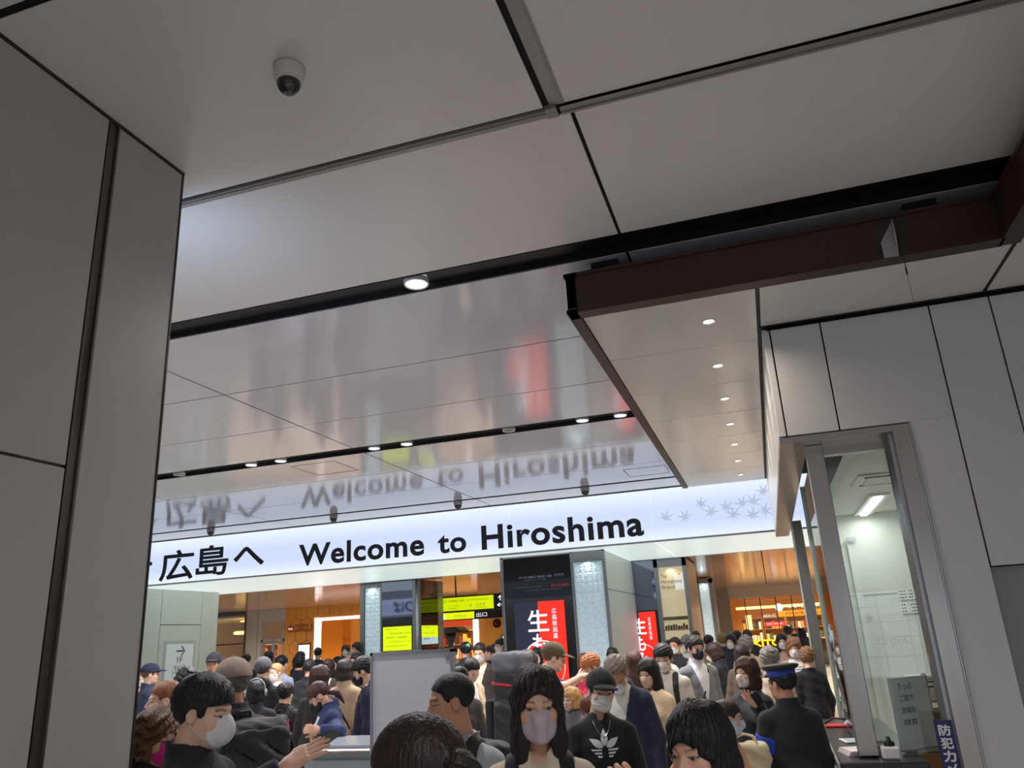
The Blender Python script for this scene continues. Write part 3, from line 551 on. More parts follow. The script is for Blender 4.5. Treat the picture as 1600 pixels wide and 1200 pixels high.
box('bezel', M_black, -.26, .26, -.03, 0, .9, 1.95, e); box('panel', mat('white screen', (235, 242, 245), .4, emit=.75, ecol=(228, 238, 245)), -.22, .24, -.035, -.03, .93, 1.91, e)
for k in range(4): fit_text('lettering', ['お知らせ', '館内のご案内', '営業時間 10:00-20:00', '本日開催中'][k], M_ink, (-.18, -.036, 1.76 - k * .12), U, V, .2 + .05 * k, .06, e)
# lit opening frame
e = struct(empty('door_2'), 'wide cafe entrance with glowing white frame')
M_glow = mat('glowing white frame', (250, 240, 240), .4, emit=.85, ecol=(255, 238, 240))
MB().box(-16.12, -15.98, 26.33, 26.6, 0, 2.83).box(-16.12, -13.0, 26.33, 26.6, 2.72, 2.83).box(-13.14, -13.0, 26.33, 26.6, 0, 2.83).build('frame', M_glow, e)
M_ow = mat('amber wall', (226, 150, 50), .5)
# shop room behind the left shopfront
sr = struct(empty('wall_shop'), 'warm lit shop room behind the shopfront')
box('back_wall', mat('cream wall', (226, 204, 164), .6), -24, -4, 33.0, 33.2, 0, 3.3, sr); box('room_ceiling', mat('cream ceiling', (238, 224, 196), .6), -24, -4, 26.7, 33, 3.05, 3.12, sr)
box('side_wall', MATS['cream wall'], -24.2, -24, 26.5, 33.2, 0, 3.3, sr); box('inner_wall', M_ow, -15.3, -14.75, 27.6, 27.8, 0, 2.9, sr); box('inner_wall', M_ow, -16.0, -15.35, 28.2, 28.3, 0, 2.9, sr); box('inner_wall', M_ow, -17.0, -16.9, 26.7, 32, 0, 3.0, sr)
for (x, y) in ((-20.5, 29), (-18.2, 29), (-14.0, 28.6), (-13.2, 30.5), (-11.0, 29.5), (-8.5, 29.5)):
    box('cove_light', M_warm, x - .7, x + .7, y - .15, y + .15, 2.98, 3.02, sr); lamp_light('lamp', (x, y, 2.95), 55, .5, (1, .80, .52), sr)
fit_text('lettering', 'カフェ 珈琲', M_brn, (-15.95, 28.19, 1.95), U, V, .5, .14, sr); fit_text('lettering', '営業中', M_brn, (-15.9, 28.19, 1.70), U, V, .4, .12, sr)
e = empty('pendant_lamp', (-20.0, 27.6, 2.45)); tag(e, 'glowing wide ring pendant lamp behind the left shop window', 'lamp')
MB().lathe([(.42, 0), (.46, .03), (.46, .09), (.40, .12)], n=28).build('ring', mat('lamp amber', (255, 220, 150), .5, emit=2.2, ecol=(255, 206, 120)), e, True); MB().tube([(0, 0, .1), (0, 0, .6)], .012).tube([(-.42, 0, .1), (0, 0, .35), (.42, 0, .1)], .006).build('cord', M_black, e)
# display shelving inside (each rack a thing with its goods)
GOOD = [(196, 60, 50), (236, 214, 170), (110, 70, 44), (220, 168, 70), (240, 240, 236), (90, 104, 80), (150, 34, 34), (60, 52, 48), (232, 150, 90)]
def rack(x, y, w_, h, n, label, seed, rows_=4, emis=0.0):
    r_ = random.Random(seed); e = empty('display_rack', (x, y, 0)); tag(e, label, 'shelf', 'display racks in the shops')
    m = mat('rack wood', (176, 128, 76), .5)
    mb = MB().box(-w_ / 2, -w_ / 2 + .03, 0, .35, 0, h).box(w_ / 2 - .03, w_ / 2, 0, .35, 0, h).box(-w_ / 2, w_ / 2, .33, .35, 0, h)
    mb.build('carcass', m, e)
    for k in range(rows_ + 1): box('shelf', m, -w_ / 2 + .03, w_ / 2 - .03, .02, .33, h * k / rows_ - .012 + .02, h * k / rows_ + .012 + .02, e)
    for k in range(rows_):
        for i in range(n):
            ww = (w_ - .1) / n; xx = -w_ / 2 + .05 + i * ww; z = h * k / rows_ + .032; hh = r_.uniform(.45, .85) * (h / rows_ - .08)
            c = r_.choice(GOOD); mm = mat('goods %d %d %d' % c, c, .5)
            box('package', mm, xx + ww * .08, xx + ww * .92, .06, .24, z, z + hh, e, bev=.006)
rack(-20.6, 29.6, 1.6, 2.0, 8, 'wooden goods rack behind the left shop window', 1); rack(-18.9, 30.5, 1.3, 1.9, 6, 'wooden goods rack seen through the glass door', 2)
rack(-13.6, 29.8, 1.2, 1.9, 6, 'goods rack inside the glowing cafe frame', 3); rack(-11.9, 30.0, 1.5, 2.1, 8, 'tall goods rack seen under the yellow hanging sign', 4); rack(-10.2, 30.6, 1.4, 2.0, 7, 'goods rack behind the suited man', 5)
e = empty('steel_urn', (-14.1, 28.3, 1.9)); tag(e, 'shiny cylindrical steel lamp shade inside the cafe opening', 'lamp'); MB().lathe([(.16, 0), (.16, .34), (.10, .36), (.02, .37)], n=22).build('shade', M_alu, e, True); MB().tube([(0, 0, .37), (0, 0, 1.15)], .012).build('cord', M_black, e)
# middle view between the pillars
e = struct(empty('wall_middle'), 'orange banded shop wall seen between the pillars')
box('red_band', mat('vermilion band', (214, 74, 36), .5, emit=.25, ecol=(220, 80, 30)), -13.6, -9.9, 29.0, 29.1, 2.28, 2.5, e); box('amber_band', mat('amber band', (238, 176, 90), .5, emit=.4, ecol=(240, 180, 90)), -13.6, -9.9, 29.0, 29.1, 2.5, 2.95, e)
box('white_post', M_glow, -9.86, -9.70, 26.3, 26.5, 0, 2.6, e); box('orange_wall', M_orange, -9.68, -7.2, 26.4, 26.6, 0, 3.25, e)
e = empty('lamp_stand', (-10.9, 26.8, 0)); tag(e, 'black canopy shaped stand behind the suited man', 'stand'); MB().lathe([(.14, 0), (.05, .1), (.05, 1.5), (.16, 1.85), (.2, 2.02)], n=14).build('column', M_black, e, True); MB().box(-.55, .55, -.4, .4, 2.02, 2.08).prism([(-.55, -.4, 2.08), (-.35, -.4, 2.22), (.35, -.4, 2.22), (.55, -.4, 2.08)], (0, .8, 0)).build('canopy', M_black, e)
e = empty('wall_logo', (-9.0, 26.39, 2.25)); tag(e, 'brown coil logo with letters on orange wall beside departure pillar', 'logo')
MB().lathe([(.16, 0), (.16, -.01), (.13, -.012), (.13, 0)], axis='y', n=24).build('ring', M_brn, e); MB().lathe([(.08, 0), (.08, -.01), (.05, -.012), (.05, 0)], axis='y', n=20).build('ring', M_brn, e); fit_text('lettering', 'おみやげ館', M_brn, (.2, -.01, -.06), U, V, .7, .13, e)
e = empty('info_screen', (-8.55, 26.38, 0)); tag(e, 'pale information screen beside the departure pillar edge', 'screen'); box('bezel', M_black, -.3, .3, -.03, 0, 1.0, 1.86, e); box('panel', MATS['white screen'], -.26, .26, -.035, -.03, 1.04, 1.82, e)
# hanging guide signs
def hang_sign(y, x0, xs, x1, z0, z1, label, lines, zt):
    e = empty('hanging_sign'); tag(e, label, 'sign', 'hanging guide signs')
    MB().box(x0, x1, y, y + .16, z0, z1, .008).build('case', M_black, e); box('yellow_face', M_yel, x0 + .03, xs, y - .006, y, z0 + .03, z1 - .03, e)
    for x in (x0 + .5, x1 - .12, x1 - .2): box('hanger', M_black, x - .015, x + .015, y + .06, y + .09, z1, zt, e)
    for (s_, a, b, c, d, m) in lines: fit_text('lettering', s_, m, (a, y - .006, b), U, V, c, d, e)
    return e
e = hang_sign(19.5, -8.28, -6.72, -5.6, 2.47, 2.86, 'yellow and black hanging sign for the north exit, nearer one', [('北口（新幹線口広場）', -8.14, 2.71, .62, .07, M_ink), ('North Exit (Shinkansen)', -7.45, 2.72, .62, .05, M_ink), ('エレベーター', -7.95, 2.60, .30, .05, M_ink), ('Elevator', -7.95, 2.54, .22, .035, M_ink), ('お手洗', -7.2, 2.60, .25, .05, M_ink), ('Restrooms', -7.2, 2.54, .28, .035, M_ink), ('←', -8.2, 2.55, .12, .08, M_ink), ('↑', -7.38, 2.54, .06, .1, M_ink)], 3.25)
fit_text('lettering', '↑', M_pw, (-6.60, 19.494, 2.68), U, V, .13, .13, e, bold=.02); fit_text('lettering', '←', M_pw, (-6.62, 19.494, 2.53), U, V, .15, .10, e, bold=.02); fit_text('lettering', '南口', M_pw, (-6.40, 19.494, 2.69), U, V, .24, .11, e); fit_text('lettering', '改札', M_pw, (-6.40, 19.494, 2.53), U, V, .24, .11, e)
e = hang_sign(23.5, -10.6, -8.75, -7.6, 2.36, 2.62, 'yellow and brown hanging sign farther back, below the nearer one', [('のりかえ口', -9.4, 2.44, .4, .08, M_ink)], 3.25)
box('white_face', M_pw, -10.5, -9.75, 23.485, 23.494, 2.39, 2.59, e); fit_text('lettering', '出口', M_pw, (-8.68, 23.494, 2.42), U, V, .35, .13, e)

# right hand food hall
fh = struct(box('wall_foodhall', mat('beige band', (200, 182, 164), .5), -2.2, 8, 35.6, 35.8, 2.80, 3.3), 'glazed food hall front with warm light inside')
box('column', mat('brown grey column', (150, 134, 122), .5), -2.25, -1.62, 35.3, 35.9, 0, 3.25, fh)
win2 = struct(empty('window_2'), 'tall glazing of the food hall')
box('pane', M_glass, -1.62, 8, 35.69, 35.7, 0, 2.8, win2)
for k in range(16): box('mullion', MATS['bronze mullion'], -1.62 + k * .63 - .02, -1.62 + k * .63 + .02, 35.66, 35.74, 0, 2.8, win2)
box('back_wall', mat('food hall wall', (206, 150, 90), .6), -4, 8, 44, 44.2, 0, 3.3, fh); box('room_ceiling', MATS['cream ceiling'], -4, 8, 35.9, 44, 3.15, 3.22, fh); box('end_wall', M_ow, -2.6, -2.4, 35.9, 44, 0, 3.2, fh)
for (x, y) in ((-.8, 37.5), (1.2, 37.5), (3.2, 37.5), (-.5, 41), (2, 41)):
    box('cove_light', M_warm, x - .8, x + .8, y - .12, y + .12, 3.05, 3.1, fh); lamp_light('lamp', (x, y, 3.0), 75, .5, (1, .78, .48), fh)
box('light_band', mat('warm light band', (255, 214, 150), .5, emit=1.1, ecol=(255, 200, 120)), -1.5, 8, 38.5, 38.6, 2.38, 2.5, fh); box('menu_band', mat('amber menu', (246, 170, 60), .5, emit=.8, ecol=(250, 160, 40)), .3, 5, 37.2, 37.25, 1.98, 2.22, fh)
box('light_panel', M_warm, -1.08, -.84, 37.2, 37.25, 1.50, 2.12, fh)
fit_text('lettering', 'すいしん市場', M_pw, (.72, 37.19, 2.30), U, V, 1.6, .17, fh, bold=.01); fit_text('lettering', 'ABALEE', mat('teal white', (200, 240, 230), .5, emit=.8, ecol=(210, 245, 235)), (-.35, 37.19, 1.98), U, V, .55, .12, fh); fit_text('lettering', 'お好み焼 ばくだん屋', M_ink, (.6, 37.19, 2.03), U, V, 1.8, .13, fh)
e = empty('round_sign', (.38, 37.15, 2.37)); tag(e, 'glowing white round sign inside the food hall', 'sign'); MB().lathe([(.17, 0), (.17, -.04), (.15, -.05)], axis='y', n=26).build('disc', M_pw, e); MB().lathe([(.172, .0), (.18, .0), (.18, -.03), (.172, -.03)], axis='y', n=26).build('rim', M_alu, e)
e = empty('red_sign', (.1, 36.8, 1.60)); tag(e, 'red shop sign over the food hall counter', 'sign'); box('panel', M_red, -.42, .42, -.03, 0, 0, .19, e, bev=.01); fit_text('lettering', 'EKIE DINING', M_pw, (-.34, -.031, .06), U, V, .68, .08, e)
e = empty('kitchen_sign', (.15, 35.55, .83)); tag(e, 'glowing yellow KITCHEN letters on the food hall front', 'sign')
M_kit = mat('yellow glow letters', (255, 196, 40), .4, emit=1.5, ecol=(255, 186, 20)); box('rail', M_brown, -1.1, 1.1, 0, .05, -.06, -.02, e); fit_text('lettering', 'KITCHEN', M_kit, (-1.0, -.01, 0), U, V, 2.0, .27, e, bold=.03)
e = empty('round_sign', (-1.15, 35.5, .98)); tag(e, 'red and white round sign left of the yellow KITCHEN letters', 'sign'); MB().lathe([(.2, 0), (.2, -.05)], axis='y', n=24).build('disc', M_red, e); MB().lathe([(.13, -.05), (.13, -.055)], axis='y', n=24).build('centre', M_pw, e)
cn = empty('food_counter', (0, 36.4, 0)); tag(cn, 'long brown food hall counter behind the glazing', 'counter'); box('body', mat('brown counter', (120, 78, 50), .5), -1.5, 5, 0, .6, 0, 1.0, cn); box('worktop', M_cream, -1.55, 5.05, -.05, .65, 1.0, 1.05, cn)
for k in range(5): rack(-.9 + k * 1.0, 39.2, .95, 1.95, 6, 'food hall goods rack, %s from the left' % ['first', 'second', 'third', 'fourth', 'fifth'][k], 20 + k)
# ------------------------------------------------------------------ people: small signed-distance modeller
def surfnet(f, lo, hi, h):
    lo = np.array(lo, np.float32); hi = np.array(hi, np.float32); n = np.ceil((hi - lo) / h).astype(int) + 1
    ax = [lo[i] + h * np.arange(n[i], dtype=np.float32) for i in range(3)]
    G = np.stack(np.meshgrid(*ax, indexing='ij'), -1).reshape(-1, 3)
    vol = f(G).reshape(n).astype(np.float32); ins = vol < 0
    nc = n - 1; cnt = np.zeros(nc, np.int32); acc = np.zeros(tuple(nc) + (3,), np.float32)
    for ax_ in range(3):
        o = [(a, b) for a in (0, 1) for b in (0, 1)]
        for a, b in o:
            s0 = [slice(None)] * 3; s1 = [slice(None)] * 3; oth = [i for i in range(3) if i != ax_]
            for q, off in zip(oth, (a, b)): s0[q] = slice(off, nc[q] + off); s1[q] = slice(off, nc[q] + off)
            s0[ax_] = slice(0, nc[ax_]); s1[ax_] = slice(1, nc[ax_] + 1)
            v0 = vol[tuple(s0)]; v1 = vol[tuple(s1)]; m = (v0 < 0) != (v1 < 0)
            t = np.where(m, v0 / np.where(m, v0 - v1, 1), 0)
            cnt += m; acc[..., ax_] += np.where(m, t, 0)
            acc[..., oth[0]] += m * a; acc[..., oth[1]] += m * b
    act = cnt > 0; idx = -np.ones(nc, np.int64); k = np.argwhere(act); idx[act] = np.arange(len(k))
    V_ = lo + h * (k + acc[act] / cnt[act][:, None]); F_ = []
    for ax_ in range(3):
        oth = [(ax_ + 1) % 3, (ax_ + 2) % 3]
        s0 = [slice(None)] * 3; s1 = [slice(None)] * 3; s0[ax_] = slice(0, nc[ax_]); s1[ax_] = slice(1, nc[ax_] + 1)
        for q in oth: s0[q] = slice(1, nc[q]); s1[q] = slice(1, nc[q])
        a0 = ins[tuple(s0)]; a1 = ins[tuple(s1)]; e = np.argwhere(a0 != a1)
        if len(e) == 0: continue
        fl = a0[tuple(e.T)]
        base = e.copy(); base[:, oth[0]] += 1; base[:, oth[1]] += 1
        def c(da, db):
            q = base.copy(); q[:, oth[0]] -= da; q[:, oth[1]] -= db; return idx[tuple(q.T)]
        quad = np.stack([c(1, 1), c(0, 1), c(0, 0), c(1, 0)], 1); quad[~fl] = quad[~fl][:, ::-1]; F_.append(quad)
    return V_.astype(np.float32), (np.concatenate(F_) if F_ else np.zeros((0, 4), np.int64))
def ell(P, c, r):
    q = (P - np.array(c, np.float32)); r = np.array(r, np.float32); k0 = np.sqrt(((q / r) ** 2).sum(1)) + 1e-9; k1 = np.sqrt(((q / r ** 2) ** 2).sum(1)) + 1e-9
    return k0 * (k0 - 1) / k1
def cap(P, a, b, ra, rb=None):
    a = np.array(a, np.float32); b = np.array(b, np.float32); rb = ra if rb is None else rb; ba = b - a
    t = np.clip(((P - a) @ ba) / max(float(ba @ ba), 1e-9), 0, 1); return np.sqrt(((P - a - t[:, None] * ba) ** 2).sum(1)) - (ra + (rb - ra) * t)
def rbox(P, c, hlf, r):
    q = np.abs(P - np.array(c, np.float32)) - (np.array(hlf, np.float32) - r); return np.sqrt((np.maximum(q, 0) ** 2).sum(1)) + np.minimum(q.max(1), 0) - r
def smin(a, b, k): h = np.clip(0.5 + 0.5 * (b - a) / k, 0, 1); return b + (a - b) * h - k * h * (1 - h)
def smax(a, b, k): return -smin(-a, -b, k)
def wob(P, f, a, s=0.0):
    x, y, z = P[:, 0], P[:, 1], P[:, 2]
    return a * (np.sin(f * x + 1.3 * f * z + s) * np.cos(.8 * f * y - .6 * f * z + 2 * s) + .6 * np.sin(1.9 * f * z + 1.1 * f * x + 3 * s + 2 * np.sin(.7 * f * y)))

def skull(P):
    d = smin(ell(P, (0, -.015, .035), (.073, .094, .083)), ell(P, (0, .020, -.03), (.060, .068, .082)), .03)
    d = smin(d, ell(P, (0, .034, -.074), (.043, .047, .034)), .03); return smin(d, ell(P, (0, .060, -.096), (.020, .018, .016)), .02)
def head_sdf(P, fem):
    X = P.copy(); X[:, 0] = np.abs(X[:, 0])
    d = skull(P)
    d = smin(d, ell(X, (.036, .056, -.028), (.024, .02, .022)), .02)
    d = smin(d, cap(X, (.008, .082, .020), (.038, .072, .020), .009 if not fem else .006), .018)
    d = smax(d, -ell(X, (.032, .103, .001), (.020, .018, .014)), .012)
    d = smin(d, ell(X, (.032, .077, .000), (.014, .010, .0085)), .004)
    nose = smin(cap(P, (0, .086, .006), (0, .104, -.028), .006, .0095), ell(X, (.010, .094, -.032), (.008, .010, .007)), .008); d = smin(d, nose, .010)
    d = smin(d, smin(ell(P, (0, .088, -.0565), (.022, .009, .0055)), ell(P, (0, .087, -.066), (.018, .0095, .0065)), .004), .007)
    ear = smax(ell(X, (.076, -.008, -.004), (.011, .020, .031)), -ell(X, (.088, -.004, -.002), (.009, .012, .020)), .006); d = smin(d, ear, .008)
    r = .045 if fem else .055
    return smin(d, cap(P, (0, -.022, -.06), (0, -.045, -.20), r, r * 1.12), .025)
HEADS = {}
def head_mesh(fem, h):
    k = (fem, h)
    if k not in HEADS:
        v, f = surfnet(lambda P: head_sdf(P, fem), (-.105, -.13, -.24), (.105, .13, .135), h)
        x = np.abs(v[:, 0]); y = v[:, 1]; z = v[:, 2]; tone = np.zeros(len(v), np.int8)   # 0 skin 1 lips 2 brow 3 eye white (lid shading put into its colour) 4 iris 5 lash
        fr = y > .055
        tone[fr & (((x / .024) ** 2 + ((z + .061) / .011) ** 2) < 1) & (y > .083)] = 1
        tone[fr & (x > .014) & (x < .050) & (np.abs(z - .0235 + 3.0 * (x - .034) ** 2 * 3) < (.0030 if fem else .0042))] = 2
        e = ((x - .032) / .0138) ** 2 + (z / .0043) ** 2; tone[fr & (e < 1)] = 3; tone[fr & (((x - .032) ** 2 + z ** 2) < .0056 ** 2)] = 4
        tone[fr & (e >= .75) & (e < 1.9) & (z > .0008)] = 5
        HEADS[k] = (v, f, tone)
    return HEADS[k]
def hairline(y, pts):
    xs = np.array([p[0] for p in pts], np.float32); ys = np.array([p[1] for p in pts], np.float32); return np.interp(y, xs, ys)
def strands(P, amp, n):
    th = np.arctan2(P[:, 0], P[:, 1] + .02); return amp * np.sin(n * th + 9 * P[:, 2] * 6 + 2 * np.sin(20 * P[:, 2]))
def hair_sdf(P, st):
    kind = st[0]; t = .011
    base = lambda t: ell(P, (0, -.018, .040), (.076 + t, .097 + t, .083 + t))
    if kind in ('short', 'shortm', 'thin'):
        t = {'short': .012, 'shortm': .018, 'thin': .006}[kind]
        d = base(t) + strands(P, .0016, 34) + wob(P, 90, .0022, 1)
        lo_ = {'short': -.060, 'shortm': -.075, 'thin': -.045}[kind]; fr = {'short': .070, 'shortm': .045, 'thin': .078}[kind]
        hl = hairline(P[:, 1], [(-.12, lo_ - .01), (-.065, lo_), (-.03, -.012), (-.01, .018), (.012, .02), (.018, -.012), (.034, -.008), (.040, .03), (.06, fr - .012), (.1, fr)])
        return smax(d, hl - P[:, 2], .006)
    if kind == 'buzz':
        hl = hairline(P[:, 1], [(-.12, -.06), (-.065, -.05), (-.03, -.005), (.012, .02), (.018, -.005), (.034, .0), (.05, .045), (.1, .072)]); return smax(base(.004) + wob(P, 200, .0008), hl - P[:, 2], .005)
    if kind in ('long', 'bob', 'wavy'):
        L = st[1]; fz = st[2]; wd = st[3] if len(st) > 3 else 1.0
        Q = P.copy(); Q[:, 1] = (Q[:, 1] + .022) * .86
        zz = np.clip(P[:, 2], -L, .03); rad = (.083 + .012 * np.sin(np.clip((.03 - zz) / (L + .03), 0, 1) * 2.6)) * wd
        col = np.sqrt(Q[:, 0] ** 2 + Q[:, 1] ** 2 + (P[:, 2] - zz) ** 2 * 6) - rad
        d = smin(base(.014), col, .03) + strands(P, .0022, 30) + wob(P, 40 if kind != 'wavy' else 70, .003 if kind != 'wavy' else .007, 2)
        X = P.copy(); X[:, 0] = np.abs(X[:, 0])
        win = ell(P, (0, .120, -.042), (.066, .092, .084 + fz)); d = smax(d, -win, .008)
        d = smax(d, -ell(P, (0, .14, -.24), (.075, .13, .17)), .02)
        d = smax(d, -ell(P, (0, .02, -.20), (.045, .06, .14)), .02)
        yl = np.interp(P[:, 2], [-.02, .05], [.048, .13]).astype(np.float32); d = smax(d, P[:, 1] - yl, .012)
        return smax(d, -(P[:, 2] + L + .006 * np.sin(60 * P[:, 0])), .01)
    if kind in ('pony', 'bun', 'lowpony'):
        d = base(.007) + strands(P, .0015, 40)
        hl = hairline(P[:, 1], [(-.12, -.06), (-.06, -.055), (-.03, -.01), (.012, .022), (.03, .0), (.045, .035), (.1, .066)]); d = smax(d, hl - P[:, 2], .006)
        if st[-1] == 'fringe': d = smin(d, smax(smax(base(.012), .03 - P[:, 2], .005), -(P[:, 1] - .03), .005), .006)
        if kind == 'bun': return smin(d, ell(P, (0, -.10, .085), (.036, .036, .034)) + wob(P, 120, .002), .008)
        a = (0, -.105, .03) if kind == 'pony' else (0, -.10, -.045)
        tl = np.minimum(cap(P, a, (0, -.15, .0 if kind == 'pony' else -.09), .02, .028), cap(P, (0, -.15, .0 if kind == 'pony' else -.09), (.01, -.145, -.21), .028, .010))
        return smin(d, tl + strands(P, .002, 26), .01)
    if kind == 'lowbun':
        d = smax(base(.010) + strands(P, .0015, 44), hairline(P[:, 1], [(-.12, -.07), (-.06, -.065), (-.03, -.02), (.012, .012), (.03, .0), (.045, .03), (.1, .06)]) - P[:, 2], .006)
        return smin(d, ell(P, (0, -.128, .028), (.040, .034, .040)) + wob(P, 110, .004), .010)
    if kind == 'curly':
        d = base(.026) + wob(P, 75, .006, 1) + wob(P, 150, .003, 4)
        hl = hairline(P[:, 1], [(-.14, -.075), (-.065, -.085), (-.03, -.05), (.012, -.03), (.03, -.02), (.045, .03), (.1, .055)]); return smax(d, hl - P[:, 2], .012)
    return base(0)
def cap_sdf(P, fold=True):
    d = smax(ell(P, (0, -.018, .040), (.096, .117, .104)), (.028 - .10 * (P[:, 1])) - P[:, 2] , .004)
    d = smin(d, cap(P, (0, -.018, .142), (0, -.018, .146), .006), .004)
    d = d + .0012 * np.cos(3 * np.arctan2(P[:, 0], P[:, 1] + .016) * 2) ** 16 * -1
    br = smax(ell(P, (0, .105, .034), (.078, .080, .022)), -ell(P, (0, .105, .020), (.081, .085, .026)), .003)
    br = smax(br, -(P[:, 1] - .045), .004); return smin(d, br, .006)
def beanie_sdf(P): return smax(ell(P, (0, -.016, .042), (.090, .112, .100)) + .002 * np.sin(260 * P[:, 0]) * (P[:, 2] < .05), .020 - P[:, 2], .006)
def mask_sdf(P, kind):
    f = smin(skull(P), cap(P, (0, .092, -.012), (0, .104, -.040), .008, .012), .030)
    X = P.copy(); X[:, 0] = np.abs(X[:, 0])
    if kind == 'cup':
        f = smin(f, ell(P, (0, .090, -.050), (.036, .032, .042)), .02); reg = ell(P, (0, .085, -.052), (.062, .075, .060)); return smax(f - .005, reg, .004)
    if kind == 'trim':
        f = smin(f, cap(P, (0, .104, -.022), (0, .088, -.098), .012, .010), .022); reg = ell(P, (0, .060, -.056), (.072, .075, .058)); return smax(f - .005, reg, .004)
    f = f + .0011 * np.sin(P[:, 2] * 300); reg = rbox(P, (0, .06, -.055), (.066, .060, .048), .012); return smax(f - .006, reg, .004)
CACHE = {}
def sdf_mesh(key, f, lo, hi, h):
    if key not in CACHE:
        v, q = surfnet(f, lo, hi, h); me = bpy.data.meshes.new(str(key[0])); me.from_pydata(v.tolist(), [], q.tolist()); me.polygons.foreach_set('use_smooth', [True] * len(me.polygons)); me.update(); CACHE[key] = me
    return CACHE[key]

# torso frame: metres of a 1.70 m tall person, facing +y
def torso_sdf(P, t, fem):
    s = .90 if fem else 1.0
    d = smin(ell(P, (0, -.005, 1.23), (.150 * s + t, .106 + t, .20 + t)), ell(P, (0, .005, 1.05), (.140 * s + t, .108 + t, .21 + t)), .06)
    d = smin(d, ell(P, (0, -.01, .93), (.158 + t, .120 + t, .14 + t)), .06)
    d = smin(d, cap(np.abs(P * np.array([1, 0, 0], np.float32)) + P * np.array([0, 1, 1], np.float32), (.03, -.02, 1.395), (.140 * s, -.015, 1.352), .045 + t * .7, .046 + t * .7), .05)
    d = smin(d, cap(P, (0, -.03, 1.38), (0, -.035, 1.440), .075 + t * .5, .054 + t * .6), .04)
    if fem: d = smin(d, ell(np.abs(P * [1, 0, 0]).astype(np.float32) + P * np.array([0, 1, 1], np.float32), (.070, .080, 1.22), (.055 + t, .045 + t, .055 + t)), .04)
    return d
def sleeve_sdf(P, t, fem, arms, rw=.036):
    s = .90 if fem else 1.0; d = None
    for sd in (-1, 1):
        el, wr = arms[0 if sd < 0 else 1]; sh = (sd * .160 * s, -.012, 1.345)
        a = smin(cap(P, sh, el, .049 + t * .8, .040 + t * .8), cap(P, el, wr, .040 + t * .8, rw - .004 + t * .6), .03)
        d = a if d is None else np.minimum(d, a)
    return d
def default_arms(): return [((-.205, -.03, 1.08), (-.205, .05, .85)), ((.205, -.03, 1.08), (.205, .05, .85))]
TOPS = {   # name: (inflation, collar, coat length or None, open front, wrinkle, sleeve to)
    'tee': (.010, None, None, 0, .002), 'shirt': (.012, 'shirt', None, 0, .003), 'sweat': (.020, 'crew', None, 0, .0035), 'hoodie': (.024, 'hood', None, 0, .004), 'turtle': (.012, 'turtle', None, 0, .002),
    'jacket': (.028, 'stand', None, 0, .005), 'blazer': (.024, 'lapel', .74, 1, .003), 'coat': (.030, 'lapel', .45, 1, .004), 'uniform': (.026, 'stand', .72, 0, .002), 'zip': (.026, 'stand', None, 1, .004)}
def arms_key(arms): return tuple(round(float(c), 3) for a in arms for p in a for c in p)
def top_f(kind, fem, arms):
    t, col, ln, op, wr = TOPS[kind]
    def f(P):
        d = torso_sdf(P, t, fem)
        if ln:
            Q = P.copy(); Q[:, 1] *= 1.25; d = smin(d, cap(Q, (0, 0, 1.0), (0, 0, ln + .1), .150 + t, .19 + t), .05); bot = ln
        else: bot = .84
        d = smin(d, sleeve_sdf(P, t, fem, arms), .025)
        d = d + wob(P * np.array([1, 1, 1.6], np.float32), 17, wr * .8, len(kind)) + wob(P, 45, wr * .18, 2)
        d = smax(d, bot - P[:, 2], .012)
        for sd in (0, 1):      # open cuffs
            el = np.array(arms[sd][0], np.float32); wp = np.array(arms[sd][1], np.float32); n = wp - el; n /= np.linalg.norm(n); c = (P - (wp - n * .012)) @ n
            d = np.where(np.sqrt(((P - wp) ** 2).sum(1)) < .10, smax(d, c, .006), d)
        rr = np.sqrt(P[:, 0] ** 2 + (P[:, 1] + .028) ** 2)
        if col == 'crew' or col == 'shirt': d = smin(d, np.sqrt((rr - .066) ** 2 + (P[:, 2] - 1.438 + .25 * P[:, 1]) ** 2) - .012, .01)
        if col == 'turtle': d = smin(d, np.maximum(np.abs(rr - .060) - .008, np.abs(P[:, 2] - 1.462) - .035), .012)
        if col == 'stand': d = smin(d, np.maximum(np.abs(rr - .072) - .009, np.abs(P[:, 2] - 1.450 + .2 * P[:, 1]) - .034), .014)
        if col == 'hood': d = smin(d, np.sqrt((rr - .085) ** 2 + ((P[:, 2] - 1.420 + .35 * P[:, 1]) * .8) ** 2) - .032 + .02 * np.clip(P[:, 1] * 8, -1, 1), .02)
        if col == 'lapel': d = smin(d, np.sqrt((rr - .076) ** 2 + (P[:, 2] - 1.436 + .45 * (P[:, 1] + .03)) ** 2) - .014, .012)
        if col not in ('turtle',):     # neck opening
            d = smax(d, -cap(P, (0, -.030, 1.415), (0, -.035 if col != 'shirt' else .0, 1.60), .054, .066), .008)
            if col in ('crew', 'shirt', None): d = smax(d, -ell(P, (0, .075, 1.448), (.05 if col != 'crew' else .035, .06, .055 if col != 'crew' else .03)), .01)
        if op:
            w = np.abs(P[:, 0]) - np.clip((P[:, 2] - 1.06) * .26, .004 if not ln else .012, .085); w = np.where(P[:, 1] > np.where(P[:, 2] > 1.37, -.012, .03), w, .1); d = smax(d, -w, .006)
        return d
    return f
def top_mesh(kind, fem, arms, h):
    z0 = min([TOPS[kind][2] or .84] + [p[2] for a in arms for p in a]) - .10; A = np.array([p for a in arms for p in a])
    lo = (min(-.30, A[:, 0].min() - .1), min(-.24, A[:, 1].min() - .1), z0); hi = (max(.30, A[:, 0].max() + .1), max(.24, A[:, 1].max() + .1), max(1.60, A[:, 2].max() + .1))
    return sdf_mesh(('top', kind, fem, arms_key(arms), h), top_f(kind, fem, arms), lo, hi, h)
